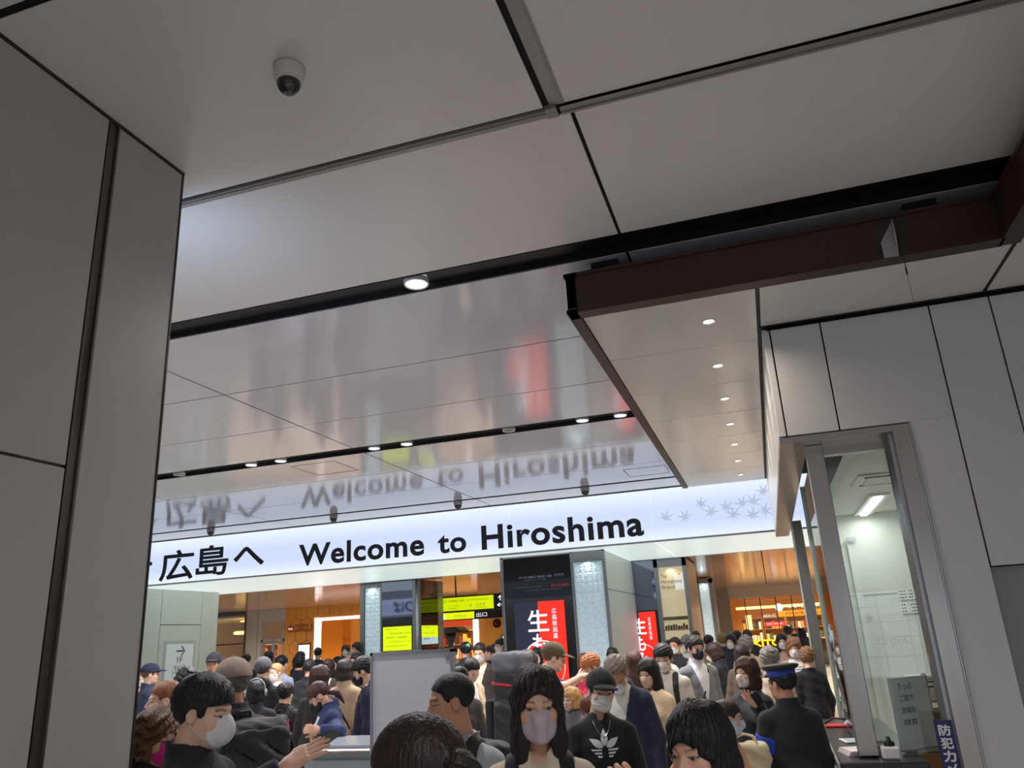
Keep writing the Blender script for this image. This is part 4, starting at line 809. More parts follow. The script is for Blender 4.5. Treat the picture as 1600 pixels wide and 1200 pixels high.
def hand_mesh(curl, h=.0042):
    key = ('hand', curl, h)
    if key not in HEADS:
        def f(P):
            d = rbox(P, (0, .046, 0), (.037, .046, .013), .012); d = smin(d, cap(P, (0, -.05, 0), (0, .01, 0), .027, .026), .02)
            for x, L, ofs in ((-.0285, .062, 0), (-.0095, .074, .004), (.0095, .079, .006), (.0285, .071, .002)):
                p = np.array([x, .086 + ofs, 0.]); a = math.radians(curl[0]); fan = x * (1.1 if curl[0] < 15 else .3)
                for i, fr in enumerate((.45, .31, .24)):
                    q = p + np.array([fan * L * fr * 4, math.cos(a), -math.sin(a)]) * np.array([1, L * fr, L * fr]); d = smin(d, cap(P, p, q, .0092 - .0008 * i, .0086 - .0009 * i), .004); p = q; a += math.radians(curl[1])
            tb = math.radians(curl[2]); p = np.array([.030, .018, -.006]); q = p + .045 * np.array([math.sin(tb), math.cos(tb), -.25]); r = q + .034 * np.array([math.sin(tb) * .55, math.cos(tb), -.35])
            d = smin(d, cap(P, p, q, .0135, .0108), .012); return smin(d, cap(P, q, r, .0105, .0082), .004)
        HEADS[key] = surfnet(f, (-.06, -.085, -.11), (.10, .19, .045), h)
    return HEADS[key]
RELAX, OPEN, GRIP = (18, 22, 35), (4, 6, 48), (48, 50, 30)
def frame_from(dirv, up):
    y = np.array(dirv, float); y /= np.linalg.norm(y); z = np.array(up, float); z = z - y * (z @ y); z /= np.linalg.norm(z); x = np.cross(y, z); return np.stack([x, y, z], 1)
LEG_ME = {}
def skin_material():
    m = bpy.data.materials.new('skin'); m.use_nodes = True; nt = m.node_tree; b = nt.nodes['Principled BSDF']
    a = nt.nodes.new('ShaderNodeAttribute'); a.attribute_name = 'Col'; nt.links.new(a.outputs['Color'], b.inputs['Base Color']); b.inputs['Roughness'].default_value = .48
    b.inputs['Subsurface Weight'].default_value = 0.0; return m
M_skin = skin_material()
def hair_material(col):
    nm = 'hair %d %d %d' % col
    if nm in MATS: return MATS[nm]
    m = mat(nm, col, .42, noise=.35, nscale=60, stretch=(1, 1, .10), bump=.5, bscale=120, spec=.4); return m
def cloth(col, r=.85): return mat('cloth %d %d %d' % tuple(col), tuple(col), r, noise=.08, nscale=25, bump=.04, bscale=200, sheen=.08)
SKIN = {'a': (222, 178, 150), 'b': (206, 152, 120), 'c': (232, 190, 164), 'd': (178, 124, 92), 'e': (214, 164, 136), 'f': (196, 140, 112)}
PEOPLE = {}
def person(label, x, y, H, face, skin='a', fem=False, hair=('short',), haircol=(22, 20, 20), mask=None, maskcol=(226, 226, 226), cap_=None, top='jacket', topcol=(30, 30, 34), inner=None, innercol=(220, 220, 220), legs='trousers', legcol=(34, 34, 40), arms=None, hands=(RELAX, RELAX), handup=((-1, 0, 0), (1, 0, 0)), lean=0., hyaw=0., hpitch=0., hroll=0., lod=1, group=None, glasses=False, loops=True, short=False):
    """face: heading in degrees, 0 looks along +y (away from the camera), counter-clockwise"""
    hh = {0: .0040, 1: .0060, 2: .009}[lod]; hc = {0: .012, 1: .015, 2: .021}[lod]
    hip = Vector((0, 0, .93)); TR = Matrix.Translation(hip) @ Matrix.Rotation(-math.radians(lean), 4, 'X') @ Matrix.Translation(-hip)
    neck = Vector((0, -.035, 1.440)); HR = TR @ Matrix.Translation(neck) @ Matrix.Rotation(math.radians(hyaw), 4, 'Z') @ Matrix.Rotation(-math.radians(hpitch), 4, 'X') @ Matrix.Rotation(math.radians(hroll), 4, 'Y') @ Matrix.Translation(Vector((0, .035, .150)))
    hc0 = HR @ Vector((0, 0, 0)); s = H / (hc0.z + .125); fr_ = math.radians(face); ox = (hc0.x * math.cos(fr_) - hc0.y * math.sin(fr_)) * s; oy = (hc0.x * math.sin(fr_) + hc0.y * math.cos(fr_)) * s
    e = empty('person', (x - ox, y - oy, 0), fr_, s); tag(e, label, 'person', group or 'people in the crowd')
    arms = list(arms or default_arms()); inv = (Matrix.Translation((x - ox, y - oy, 0)) @ Matrix.Rotation(fr_, 4, 'Z') @ Matrix.Diagonal((s, s, s, 1)) @ TR).inverted()
    handup = list(handup)
    for i in (0, 1):
        if isinstance(arms[i], dict):
            wv = arms[i]; arms[i] = (tuple(inv @ Vector(wv['e'])), tuple(inv @ Vector(wv['w'])))
            if 'up' in wv: handup[i] = tuple((inv.to_3x3() @ Vector(wv['up'])).normalized())
        elif arms[i] is None: arms[i] = default_arms()[i]
    sl = arms
    if short: sl = [(tuple(np.array([(-1 if i == 0 else 1) * .160, -.012, 1.345]) * .5 + np.array(a[0]) * .5), tuple(np.array([(-1 if i == 0 else 1) * .160, -.012, 1.345]) * .18 + np.array(a[0]) * .82)) for i, a in enumerate(arms)]
    # body: one skin mesh with head, hands, trunk and legs
    vs = []; fs = []; cs = []; n = 0
    def put(v, f, M4, col):
        nonlocal n
        A = np.array(M4, np.float32); vs.append(v @ A[:3, :3].T + A[:3, 3]); fs.append(f + n); cs.append(col); n += len(v)
    sk = np.array(srgb(SKIN[skin]), np.float32); hv, hf, tone = head_mesh(fem, hh); c = np.tile(sk, (len(hv), 1))
    zz = hv[:, 2:3]; c *= 1 + .06 * np.sin(70 * hv[:, :1]) * np.sin(60 * zz)
    ck = np.exp(-(((np.abs(hv[:, 0]) - .04) / .02) ** 2 + ((hv[:, 2] + .03) / .02) ** 2)) * (hv[:, 1] > .03); c[:, 1:] *= (1 - .10 * ck)[:, None]
    hcol = np.array(srgb(haircol), np.float32)
    c[tone == 1] = sk * np.array([.84, .55, .54]); c[tone == 2] = hcol * .55 + sk * .30; c[tone == 3] = (.27, .24, .22); c[tone == 4] = (.025, .016, .012); c[tone == 5] = hcol * .25 + sk * .10
    put(hv, hf, HR, c)
    for sd in (0, 1):
        el, wr = np.array(arms[sd][0]), np.array(arms[sd][1]); R_ = frame_from(wr - el, handup[sd])
        hv2, hf2 = hand_mesh(hands[sd], {0: .0045 if hands[sd] != RELAX else .008, 1: .008, 2: .012}[lod]); q = hv2.copy(); q2 = hf2
        # thumb sits at +x of the hand frame: mirror where needed
        if sd == 1: q[:, 0] *= -1; q2 = hf2[:, ::-1]
        m4 = np.eye(4); m4[:3, :3] = R_ * 1.02; m4[:3, 3] = wr; put(q, q2, np.array(TR) @ m4, np.tile(sk * np.array([1.0, .95, .93]), (len(q), 1)))
    k = ('core', fem, arms_key(arms), short)
    if k not in HEADS: HEADS[k] = surfnet(lambda P: np.minimum(torso_sdf(P, -.012, fem), sleeve_sdf(P, -.012 if not short else -.002, fem, arms, .032)), (min(-.3, min(p[0] for a in arms for p in a) - .08), min(-.2, min(p[1] for a in arms for p in a) - .08), .74), (max(.3, max(p[0] for a in arms for p in a) + .08), max(.2, max(p[1] for a in arms for p in a) + .08), max(1.56, max(p[2] for a in arms for p in a) + .08)), .017 if short else .036)
    put(HEADS[k][0], HEADS[k][1], TR, np.tile(sk, (len(HEADS[k][0]), 1)))
    if 'legcore' not in HEADS:
        HEADS['legcore'] = surfnet(lambda P: np.minimum.reduce([np.minimum(cap(P, (q * .085, 0, .92), (q * .09, .01, .5), .085, .055), cap(P, (q * .09, .01, .5), (q * .095, -.01, .06), .055, .038)) for q in (-1, 1)]), (-.22, -.13, .0), (.22, .13, 1.02), .035)
    put(HEADS['legcore'][0], HEADS['legcore'][1], Matrix.Identity(4), np.tile(sk, (len(HEADS['legcore'][0]), 1)))
    Vv = np.concatenate(vs); Ff = np.concatenate(fs); Cc = np.concatenate(cs)
    me = bpy.data.meshes.new('body'); me.from_pydata(Vv.tolist(), [], Ff.tolist()); me.polygons.foreach_set('use_smooth', [True] * len(me.polygons))
    at = me.color_attributes.new('Col', 'FLOAT_COLOR', 'POINT'); at.data.foreach_set('color', np.concatenate([Cc, np.ones((len(Cc), 1))], 1).astype(np.float32).ravel()); me.update()
    link('body', me, M_skin, e)
    # clothes
    tc_ = cloth(topcol)
    o = link('top', top_mesh(top, fem, sl, hc), tc_, e, TR); o.name = {'tee': 'shirt', 'shirt': 'shirt', 'sweat': 'sweater', 'hoodie': 'hoodie', 'turtle': 'sweater', 'jacket': 'jacket', 'zip': 'jacket', 'blazer': 'blazer', 'coat': 'coat', 'uniform': 'uniform_jacket'}[top]
    if inner: link('shirt', top_mesh(inner, fem, [((a[0][0] * .8, a[0][1] * .8, 1.2), (a[0][0] * .8, a[0][1] * .9, 1.16)) for a in default_arms()], max(hc, .012)), cloth(innercol), e, TR)
    if legs == 'trousers':
        lm = sdf_mesh(('legs', 'tr', min(lod, 1)), lambda P: smax(np.minimum.reduce([np.minimum(cap(P, (q * .085, -.005, .93), (q * .095, .012, .5), .108, .078), cap(P, (q * .095, .012, .5), (q * .10, -.008, .085), .078, .066)) for q in (-1, 1)] + [ell(P, (0, -.01, .93), (.172, .135, .17))]) + wob(P, 30, .003), .075 - P[:, 2], .006), (-.25, -.17, .03), (.25, .17, 1.10), .016)
        link('trousers', lm, cloth(legcol), e)
    else:
        lm = sdf_mesh(('legs', 'sk'), lambda P: smax(cap(P * np.array([1, 1.2, 1], np.float32), (0, 0, 1.0), (0, 0, .52), .15, .22) + .006 * np.sin(14 * np.arctan2(P[:, 0], P[:, 1])), .46 - P[:, 2], .01), (-.28, -.26, .40), (.28, .26, 1.18), .016); link('skirt', lm, cloth(legcol), e)
    sm = sdf_mesh(('shoe',), lambda P: smax(smin(ell(P, (0, .05, .045), (.046, .135, .05)), cap(P, (0, -.03, .05), (0, -.03, .11), .048), .03), -P[:, 2] + .002, .006), (-.07, -.12, -.01), (.07, .2, .17), .012)
    for q in (-1, 1): link('shoe', sm, cloth((36, 34, 34), .5), e, Matrix.Translation((q * .098, 0, 0)))
    # head gear and hair
    lv = min(lod, 2); hb = {0: .0048, 1: .0066, 2: .010}[lod]
    if hair:
        L = hair[1] if hair[0] in ('long', 'bob', 'wavy') else (.25 if 'pony' in hair[0] else .11)
        link('hair', sdf_mesh(('hair', hair, hb), lambda P: hair_sdf(P, hair), (-.14, -.19, -L - .03), (.14, .14, .17), hb), hair_material(haircol), e, HR)
    if cap_:
        kind, ccol = cap_
        if kind == 'cap': link('cap', sdf_mesh(('cap', hb), cap_sdf, (-.11, -.145, -.03), (.11, .22, .155), hb * .75), cloth(ccol), e, HR)
        if kind == 'beanie': link('beanie', sdf_mesh(('beanie', hb), beanie_sdf, (-.11, -.15, -.03), (.11, .12, .17), hb), cloth(ccol), e, HR)
    if mask:
        mk = link('mask', sdf_mesh(('mask', mask, hh), lambda P: mask_sdf(P, mask), (-.09, -.02, -.13), (.09, .16, .03), max(hh, .004)), mat('mask %d %d %d' % tuple(maskcol), tuple(maskcol), .75, bump=.08, bscale=300), e, HR)
        if loops and lod < 2:
            for q in (-1, 1):
                pts = [(q * .058, .058, -.022), (q * .072, .02, .002), (q * .080, -.012, .022), (q * .082, -.022, .0), (q * .076, -.012, -.034), (q * .066, .02, -.062), (q * .052, .05, -.078)]
                MB().tube(pts, .0016, 5).build('ear_loop', MATS['mask %d %d %d' % tuple(maskcol)], mk)
    if glasses:
        g = MB()
        for q in (-1, 1):
            g.tube([(q * .032 + .021 * math.cos(a), .101, .001 + .017 * math.sin(a)) for a in np.linspace(0, 2 * math.pi, 17)], .0016, 5); g.tube([(q * .053, .100, .006), (q * .079, .0, .010)], .0015, 5)
        g.tube([(-.011, .103, .004), (.011, .103, .004)], .0015, 5).build('glasses', M_black, e, mw=HR)
    PEOPLE[label] = (e, TR, HR, s, arms, top, fem, sl); return e
def world_of(e, M4): return e.matrix_basis @ M4
# a flat motif laid on the clothing surface: 2D polygons (x across, z up) pushed onto the cloth from the front (or back)
def decal(name, polys, e, TR, f, front=True, m=None, eps=.003, div=0.012):
    vs = []; fs = []
    for P in polys:
        bm = bmesh.new(); vv = [bm.verts.new((a, 0, b)) for a, b in P]; bm.faces.new(vv); bmesh.ops.triangulate(bm, faces=bm.faces)
        for _ in range(2): bmesh.ops.subdivide_edges(bm, edges=[q for q in bm.edges if q.calc_length() > div], cuts=1, use_grid_fill=False); bmesh.ops.triangulate(bm, faces=bm.faces)
        bm.verts.index_update(); n0 = len(vs); vs += [v.co[:] for v in bm.verts]; fs += [[v.index + n0 for v in q.verts] for q in bm.faces]; bm.free()
    return decal_mesh(name, np.array(vs, np.float32), fs, e, TR, f, front, m, eps)
def decal_mesh(name, P, fs, e, TR, f, front, m, eps):
    sg = 1 if front else -1; P = P.copy(); P[:, 1] = sg * .45
    for _ in range(60): P[:, 1] -= sg * np.clip(f(P), -.01, .05) * .8
    P[:, 1] += sg * eps; return link(name, new_mesh(name, P.tolist(), fs), m, e, TR)
def decal_text(name, body, e, TR, f, x0, z0, w_, h, front=True, m=None, vertical=False):
    me = text_mesh(body, .01); n = len(me.vertices); co = np.empty(n * 3, np.float32); me.vertices.foreach_get('co', co); co = co.reshape(-1, 3); lo = co.min(0); hi = co.max(0)
    a = (co[:, 0] - lo[0]) / (hi[0] - lo[0]); b = (co[:, 1] - lo[1]) / (hi[1] - lo[1]); sg = 1 if front else -1
    if vertical: X = x0 + sg * -1 * (b * w_) * -1; Z = z0 - a * h
    else: X = x0 + (-sg) * a * w_; Z = z0 + b * h
    P = np.stack([X, X * 0, Z], 1).astype(np.float32); fs = [list(p.vertices) for p in me.polygons]
    return decal_mesh(name, P, fs, e, TR, f, front, m, .003)

def worn(name, label, cat, who, group=None):
    e = PEOPLE[who][0]; o = empty(name); o.matrix_basis = e.matrix_basis.copy(); return tag(o, label, cat, group)
def clothf(who):
    e, TR, HR, s, arms, top, fem, sl = PEOPLE[who]; return top_f(top, fem, sl)
def strap_part(o, who, sides=(-1, 1), col=(24, 24, 26), wdt=.026, path=None, thick=.010, name='strap'):
    TR = PEOPLE[who][1]; f0 = clothf(who)
    for q in sides:
        pts = path or [(q * .085, -.16, 1.36), (q * .088, -.06, 1.44), (q * .092, .02, 1.43), (q * .100, .12, 1.32), (q * .108, .14, 1.18), (q * .135, .08, 1.06), (q * .16, -.06, 1.0)]
        SY = np.array([1, .35, 1], np.float32)
        def f(P):
            d = None
            for a, b in zip(pts[:-1], pts[1:]):
                c = cap(P * SY, np.array(a) * SY, np.array(b) * SY, wdt); d = c if d is None else np.minimum(d, c)
            # measure sideways only: widen the ribbon through the cloth
            return smax(d, f0(P) - thick, .003)
        A = np.array(pts); v, fc = surfnet(f, A.min(0) - .06, A.max(0) + .06, .008); link(name, new_mesh(name, v.tolist(), fc.tolist(), True), cloth(col), o, TR)
def pack_part(o, who, name, f, lo, hi, h, m, sub=None):
    v, fc = surfnet(f, lo, hi, h); return link(name, new_mesh(name, v.tolist(), fc.tolist(), True), m, o, PEOPLE[who][1])
def backpack(who, label, col, size=(.15, .085, .23), zc=1.20, yc=-.20, straps=True, group='bags carried in the crowd', h=.010, strapcol=None):
    o = worn('backpack', label, 'backpack', who, group); hx, hy, hz = size; m = cloth(col, .6)
    f = lambda P: smin(rbox(P, (0, yc, zc), (hx, hy, hz), .07), rbox(P, (0, yc - hy * .75, zc - hz * .35), (hx * .8, hy * .5, hz * .5), .04), .02) + wob(P, 24, .006, 3) + wob(P, 55, .002, 1)
    pack_part(o, who, 'bag', f, (-hx - .06, yc - hy * 1.7 - .05, zc - hz - .06), (hx + .06, yc + hy + .06, zc + hz + .06), h, m)
    MB().tube([(-.04, yc + hy * .6, zc + hz - .01), (-.03, yc + hy * .6, zc + hz + .035), (.03, yc + hy * .6, zc + hz + .035), (.04, yc + hy * .6, zc + hz - .01)], .009, 6).build('handle', m, o, mw=PEOPLE[who][1])
    if straps: strap_part(o, who, col=strapcol or col)
    return o, f
def thing_at(name, label, cat, M4, group=None):
    o = empty(name); o.matrix_basis = M4; return tag(o, label, cat, group)
def hand_matrix(who, side):
    e, TR, HR, s, arms, top, fem, sl = PEOPLE[who]; el, wr = np.array(arms[side][0]), np.array(arms[side][1]); d = wr - el; d /= np.linalg.norm(d)
    return e.matrix_basis @ TR @ Matrix.Translation(Vector(wr + d * .09))
def phone(who, side, label, col, rot=(0, 0, 0), off=(0, 0, .0), size=(.036, .0045, .075), screen=None, name='smartphone', cat='phone'):
    M4 = hand_matrix(who, side) @ Matrix.Translation(off) @ Euler([math.radians(a) for a in rot]).to_matrix().to_4x4(); o = thing_at(name, label, cat, M4)
    MB().box(-size[0], size[0], -size[1], size[1], -size[2], size[2], .003).build('body', mat('phone %d %d %d' % col, col, .3), o)
    box('screen' if cat == 'phone' else 'face', mat('phone screen', (40, 44, 54), .15, spec=.8) if screen is None else screen, -size[0] * .92, size[0] * .92, -size[1] - .0008, -size[1], -size[2] * .95, size[2] * .95, o); return o
def tote(label, x, y, z, col, w_=.15, h=.15, d=.06, rz=0, hl=.16, group='bags carried in the crowd'):
    o = thing_at('tote_bag', label, 'bag', Matrix.Translation((x, y, z)) @ Matrix.Rotation(math.radians(rz), 4, 'Z'), group); m = cloth(col, .7)
    f = lambda P: rbox(P, (0, 0, 0), (w_ * (1), d, h), .03) + wob(P, 30, .006, 2) + wob(P, 70, .002, 5)
    v, fc = surfnet(f, (-w_ - .05, -d - .05, -h - .05), (w_ + .05, d + .05, h + .05), .009); link('bag', new_mesh('bag', v.tolist(), fc.tolist(), True), m, o)
    for q in (-1, 1): MB().tube([(-w_ * .5, q * d * .7, h - .02), (-w_ * .42, q * d * .5, h + hl * .7), (0, q * d * .2, h + hl), (w_ * .42, q * d * .5, h + hl * .7), (w_ * .5, q * d * .7, h - .02)], .008, 6).build('handle', m, o)
    return o
# ------------------------------------------------------------------ the crowd (positions in metres, heights in metres, heading in degrees)
person('woman with wavy brown hair and magenta mask at the lower left corner', -2.64, 3.04, 1.557, -78, 'e', True, hair=('wavy', 0.09, 0.0, 1.06), haircol=(96, 66, 40), mask='cup', maskcol=(222, 40, 140), top='jacket', topcol=(40, 38, 40), lod=0, hyaw=-14, hpitch=10)
person('woman with reddish brown hair tied back looking left', -3.72, 4.33, 1.633, 150, 'c', True, hair=('lowpony', 'x'), haircol=(134, 84, 50), top='jacket', topcol=(70, 60, 56), lod=0, hyaw=-12)
person('dark haired man in black jacket with white cup mask holding out hand', -2.02, 2.57, 1.702, -82, 'c', False, hair=('shortm',), haircol=(30, 26, 26), mask='cup', maskcol=(226, 226, 224), top='jacket', topcol=(33, 34, 42), lod=0, hpitch=10, arms=[None, {'e': (-1.886, 2.618, 1.292), 'w': (-1.752, 2.686, 1.374), 'up': (-0.3, -0.8, 0.5)}], hands=(RELAX, OPEN))
person('man in beige cap and dark scarf carrying the big black backpack', -2.93, 3.93, 1.738, 62, 'b', False, hair=('short',), haircol=(120, 110, 100), cap_=('cap', (150, 132, 120)), top='jacket', topcol=(52, 44, 50), lod=0, hyaw=10)
person('bearded man in black cap facing the crowd beside the taxi sign', -6.92, 8.91, 1.784, 205, 'b', False, hair=('short',), haircol=(60, 44, 34), cap_=('cap', (30, 34, 44)), top='jacket', topcol=(28, 28, 32), lod=1)
person('man in navy cap and navy jacket beside the left wall edge', -7.56, 8.54, 1.695, -50, 'c', False, hair=('short',), haircol=(90, 70, 54), cap_=('cap', (26, 34, 62)), top='jacket', topcol=(30, 42, 72), mask=None, lod=1)
person('person with bushy black hair behind the man in white cup mask', -4.92, 6.0, 1.657, 10, 'a', True, hair=('curly',), haircol=(24, 22, 23), top='jacket', topcol=(32, 32, 36), lod=1, hpitch=15)
person('person in grey knit hat and hooded black jacket seen from behind', -5.37, 7.76, 1.707, 8, 'a', False, hair=('short',), haircol=(70, 66, 64), cap_=('beanie', (98, 98, 102)), top='hoodie', topcol=(24, 26, 32), lod=1, arms=[None, ((0.2, 0.0, 1.08), (0.09, 0.26, 1.2))])
person('child with dark hair wearing silver headphones', -4.85, 6.9, 1.507, 25, 'a', False, hair=('bob', 0.09, 0.0), haircol=(24, 22, 23), top='jacket', topcol=(38, 38, 44), lod=1)
person('black haired child with red scarf and black backpack', -4.71, 7.19, 1.465, 5, 'a', False, hair=('shortm',), haircol=(24, 22, 23), top='jacket', topcol=(48, 48, 52), lod=1)
person('girl in navy and white jacket with ponytail looking at a red phone', -3.76, 6.23, 1.501, 128, 'a', True, hair=('lowpony', 'fringe'), haircol=(72, 44, 44), mask='trim', maskcol=(38, 38, 42), top='jacket', topcol=(42, 56, 100), lod=0, hpitch=32, lean=6, arms=[{'e': (-3.746, 6.25, 1.076), 'w': (-3.653, 5.986, 1.126), 'up': (-1, 0, 0.3)}, {'e': (-3.424, 6.001, 1.124), 'w': (-3.553, 5.896, 1.158), 'up': (0, -1, 0.3)}], hands=(GRIP, GRIP))
person('woman with long straight brown hair seen from behind', -4.1, 6.82, 1.621, 0, 'a', True, hair=('long', 0.26, 0.0), haircol=(62, 40, 34), top='coat', topcol=(34, 30, 32), lod=1)
person('man in long dark coat seen from behind', -6.24, 10.1, 1.634, 12, 'a', False, hair=('short',), haircol=(42, 40, 42), top='coat', topcol=(38, 42, 46), lod=1)
person('man in pale blue shirt seen from behind near the cafe', -7.13, 10.77, 1.7, -5, 'a', False, hair=('short',), haircol=(24, 22, 23), top='shirt', topcol=(172, 182, 204), lod=1)
person('person with curly black hair before the white information screen', -7.29, 11.48, 1.672, 20, 'a', False, hair=('curly',), haircol=(16, 16, 18), top='jacket', topcol=(26, 28, 34), lod=2)
person('woman in pale mask facing forward beside the dark coat man', -6.17, 10.46, 1.617, 175, 'a', True, hair=('bob', 0.14, 0.02), haircol=(44, 32, 28), mask='flat', top='coat', topcol=(60, 52, 48), inner='turtle', lod=2)
person('woman in tan jacket with black cross strap seen from behind', -4.48, 7.98, 1.646, -8, 'a', True, hair=('bob', 0.1, 0.0), haircol=(46, 36, 32), top='jacket', topcol=(176, 152, 122), lod=1)
person('young man in black mask and navy jacket beside the grey board', -3.81, 7.11, 1.664, 112, 'a', False, hair=('shortm',), haircol=(24, 22, 23), mask='trim', maskcol=(28, 28, 30), top='zip', topcol=(30, 36, 56), inner='tee', innercol=(222, 220, 222), lod=1, hpitch=22)
person('person with dark hair in the crowd left of the cafe frame', -7.14, 12.42, 1.619, 160, 'a', True, hair=('bob', 0.13, 0.02), haircol=(24, 22, 23), mask='flat', top='jacket', topcol=(60, 60, 66), lod=2)
person('man with grey hair standing inside the glowing cafe frame', -7.19, 12.97, 1.686, 170, 'a', False, hair=('thin',), haircol=(150, 140, 130), mask='flat', top='jacket', topcol=(150, 140, 128), lod=2)
person('elderly person beside the left wall edge behind the navy cap man', -8.7, 9.62, 1.606, -120, 'c', True, hair=('curly',), haircol=(170, 166, 160), mask='flat', top='jacket', topcol=(190, 182, 172), lod=2)
person('blond child with face half hidden behind the knit hat', -6.31, 9.38, 1.612, 170, 'c', False, hair=('short',), haircol=(196, 150, 104), top='jacket', topcol=(220, 214, 204), mask='flat', lod=2)
person('person with dark brown hair in a low bun close to the camera', -0.7, 1.51, 1.643, 70, 'a', True, hair=('lowbun',), haircol=(40, 28, 25), top='jacket', topcol=(30, 28, 28), lod=0, hpitch=0)
person('man with cropped black hair in profile wearing a grey polo shirt', -1.37, 3.34, 1.645, 172, 'b', False, hair=('buzz',), haircol=(26, 22, 22), top='shirt', topcol=(186, 190, 194), lod=0, hpitch=4, hyaw=-46)
person('woman with dark shoulder length hair and mauve mask facing the camera', -0.8, 2.73, 1.677, 194, 'a', True, hair=('bob', 0.185, 0.012, 1.03), haircol=(38, 26, 26), mask='trim', maskcol=(206, 190, 196), top='tee', topcol=(228, 214, 190), lod=0, hpitch=4, hyaw=6)
person('young man in black cap and black sweater with white trefoil logo', -1.0, 4.74, 1.561, 200, 'a', False, hair=('short',), haircol=(24, 22, 23), cap_=('cap', (22, 22, 24)), mask='flat', maskcol=(226, 222, 216), top='sweat', topcol=(22, 22, 24), lod=0, hpitch=4, hyaw=6, hroll=-6, arms=[((-0.22, 0.06, 1.08), (-0.1, 0.24, 0.92)), ((0.22, 0.06, 1.08), (0.1, 0.24, 0.92))])
person('grey haired man in navy blazer bowing with white mask', -1.08, 5.68, 1.618, 168, 'b', False, hair=('thin',), haircol=(120, 108, 98), mask='flat', maskcol=(232, 234, 240), top='blazer', topcol=(42, 48, 72), inner='shirt', innercol=(224, 222, 212), lod=0, lean=14, hpitch=30, hyaw=14)
person('businessman in dark suit with white mask holding a blue card', -3.87, 10.55, 1.72, 182, 'a', False, hair=('short',), haircol=(40, 34, 32), mask='flat', top='blazer', topcol=(50, 44, 42), inner='shirt', innercol=(222, 208, 188), legcol=(40, 38, 38), lod=1, hpitch=14, arms=[None, ((0.2, 0.0, 1.08), (0.02, 0.22, 1.1))], hands=(RELAX, GRIP))
person('woman in cream coat looking down beside the grey board', -2.99, 7.89, 1.591, -120, 'a', True, hair=('bun', 'x'), haircol=(26, 22, 24), top='coat', topcol=(214, 190, 156), inner='turtle', lod=1, hpitch=30)
person('woman with black hair and green hair clip behind the grey board', -4.42, 11.44, 1.744, 30, 'a', True, hair=('lowbun',), haircol=(20, 20, 22), top='jacket', topcol=(36, 42, 38), lod=1)
person('woman with black hair bun just right of the grey board', -2.64, 6.66, 1.562, 40, 'a', True, hair=('bun', 'x'), haircol=(22, 20, 22), top='jacket', topcol=(70, 64, 60), lod=1)
person('trekker mostly hidden behind a towering grey and black pack', -1.93, 6.4, 1.668, -14, 'c', False, hair=('short',), haircol=(90, 66, 46), top='jacket', topcol=(52, 54, 60), lod=2)
person('man in olive cap and royal blue polo shirt reaching forward', -1.97, 7.37, 1.696, -72, 'c', False, hair=('short',), haircol=(120, 84, 58), cap_=('cap', (98, 86, 60)), top='shirt', topcol=(46, 58, 118), lod=0, hpitch=14, short=True, arms=[{'e': (-1.928, 7.711, 1.302), 'w': (-1.88, 7.927, 1.356)}, {'e': (-1.853, 7.174, 1.332), 'w': (-1.749, 7.404, 1.395), 'up': (0, -0.3, 1)}], hands=(GRIP, GRIP))
person('ginger haired youth in white top looking down', -1.75, 7.91, 1.571, 130, 'c', False, hair=('shortm',), haircol=(178, 110, 62), top='tee', topcol=(222, 218, 216), lod=0, hpitch=30)
person('small blonde child below the blue polo man', -1.72, 6.9, 1.343, 150, 'c', True, hair=('bob', 0.09, 0.0), haircol=(206, 160, 100), top='jacket', topcol=(90, 84, 100), lod=1)
person('small child with reddish brown hair beside the blonde child', -1.47, 6.55, 1.302, -40, 'c', False, hair=('shortm',), haircol=(112, 66, 44), top='jacket', topcol=(40, 44, 60), lod=1)
person('masked person in front of the red poster behind the blue polo man', -3.28, 11.3, 1.612, 185, 'a', True, hair=('bob', 0.1, 0.01), haircol=(24, 22, 23), mask='flat', top='jacket', topcol=(66, 66, 70), lod=2)
person('dark haired person peeking over the bowing man', -2.17, 11.26, 1.561, 190, 'a', True, hair=('bob', 0.12, 0.01), haircol=(26, 24, 26), top='jacket', topcol=(56, 52, 50), lod=2)
person('young person with brown hair behind the ginger youth', -2.34, 10.16, 1.531, 30, 'c', True, hair=('bob', 0.09, 0.0), haircol=(84, 50, 40), top='jacket', topcol=(110, 40, 50), lod=2)
person('woman with very long auburn hair seen from behind', -1.34, 8.04, 1.578, 4, 'a', True, hair=('long', 0.3, 0.0), haircol=(84, 56, 46), top='jacket', topcol=(60, 54, 52), lod=1)
person('woman with long black hair and beige mask in cream top', -1.03, 6.82, 1.548, 155, 'a', True, hair=('long', 0.26, 0.012), haircol=(36, 28, 28), mask='trim', maskcol=(220, 190, 160), top='sweat', topcol=(222, 200, 164), lod=1, hpitch=12)
person('young man in pale grey hoodie with black rucksack straps and mask', -0.98, 7.47, 1.64, 176, 'a', False, hair=('shortm',), haircol=(24, 20, 20), mask='flat', maskcol=(230, 224, 220), top='hoodie', topcol=(206, 202, 194), lod=1, hpitch=14)
person('man in grey blazer and white roll neck wearing black mask', -0.79, 8.61, 1.684, 215, 'a', False, hair=('shortm',), haircol=(34, 28, 28), mask='trim', maskcol=(34, 36, 46), top='blazer', topcol=(122, 126, 132), inner='turtle', innercol=(234, 234, 236), legcol=(26, 30, 44), lod=0)
person('masked man in dark jacket left of the grey blazer man', -1.35, 11.67, 1.646, 160, 'b', False, hair=('short',), haircol=(36, 32, 30), mask='flat', top='jacket', topcol=(44, 40, 42), lod=2)
person('person in grey cap behind the grey blazer man', -1.24, 12.24, 1.658, 170, 'a', False, hair=('short',), haircol=(60, 56, 54), cap_=('cap', (110, 112, 108)), mask='flat', top='jacket', topcol=(180, 184, 196), lod=2)
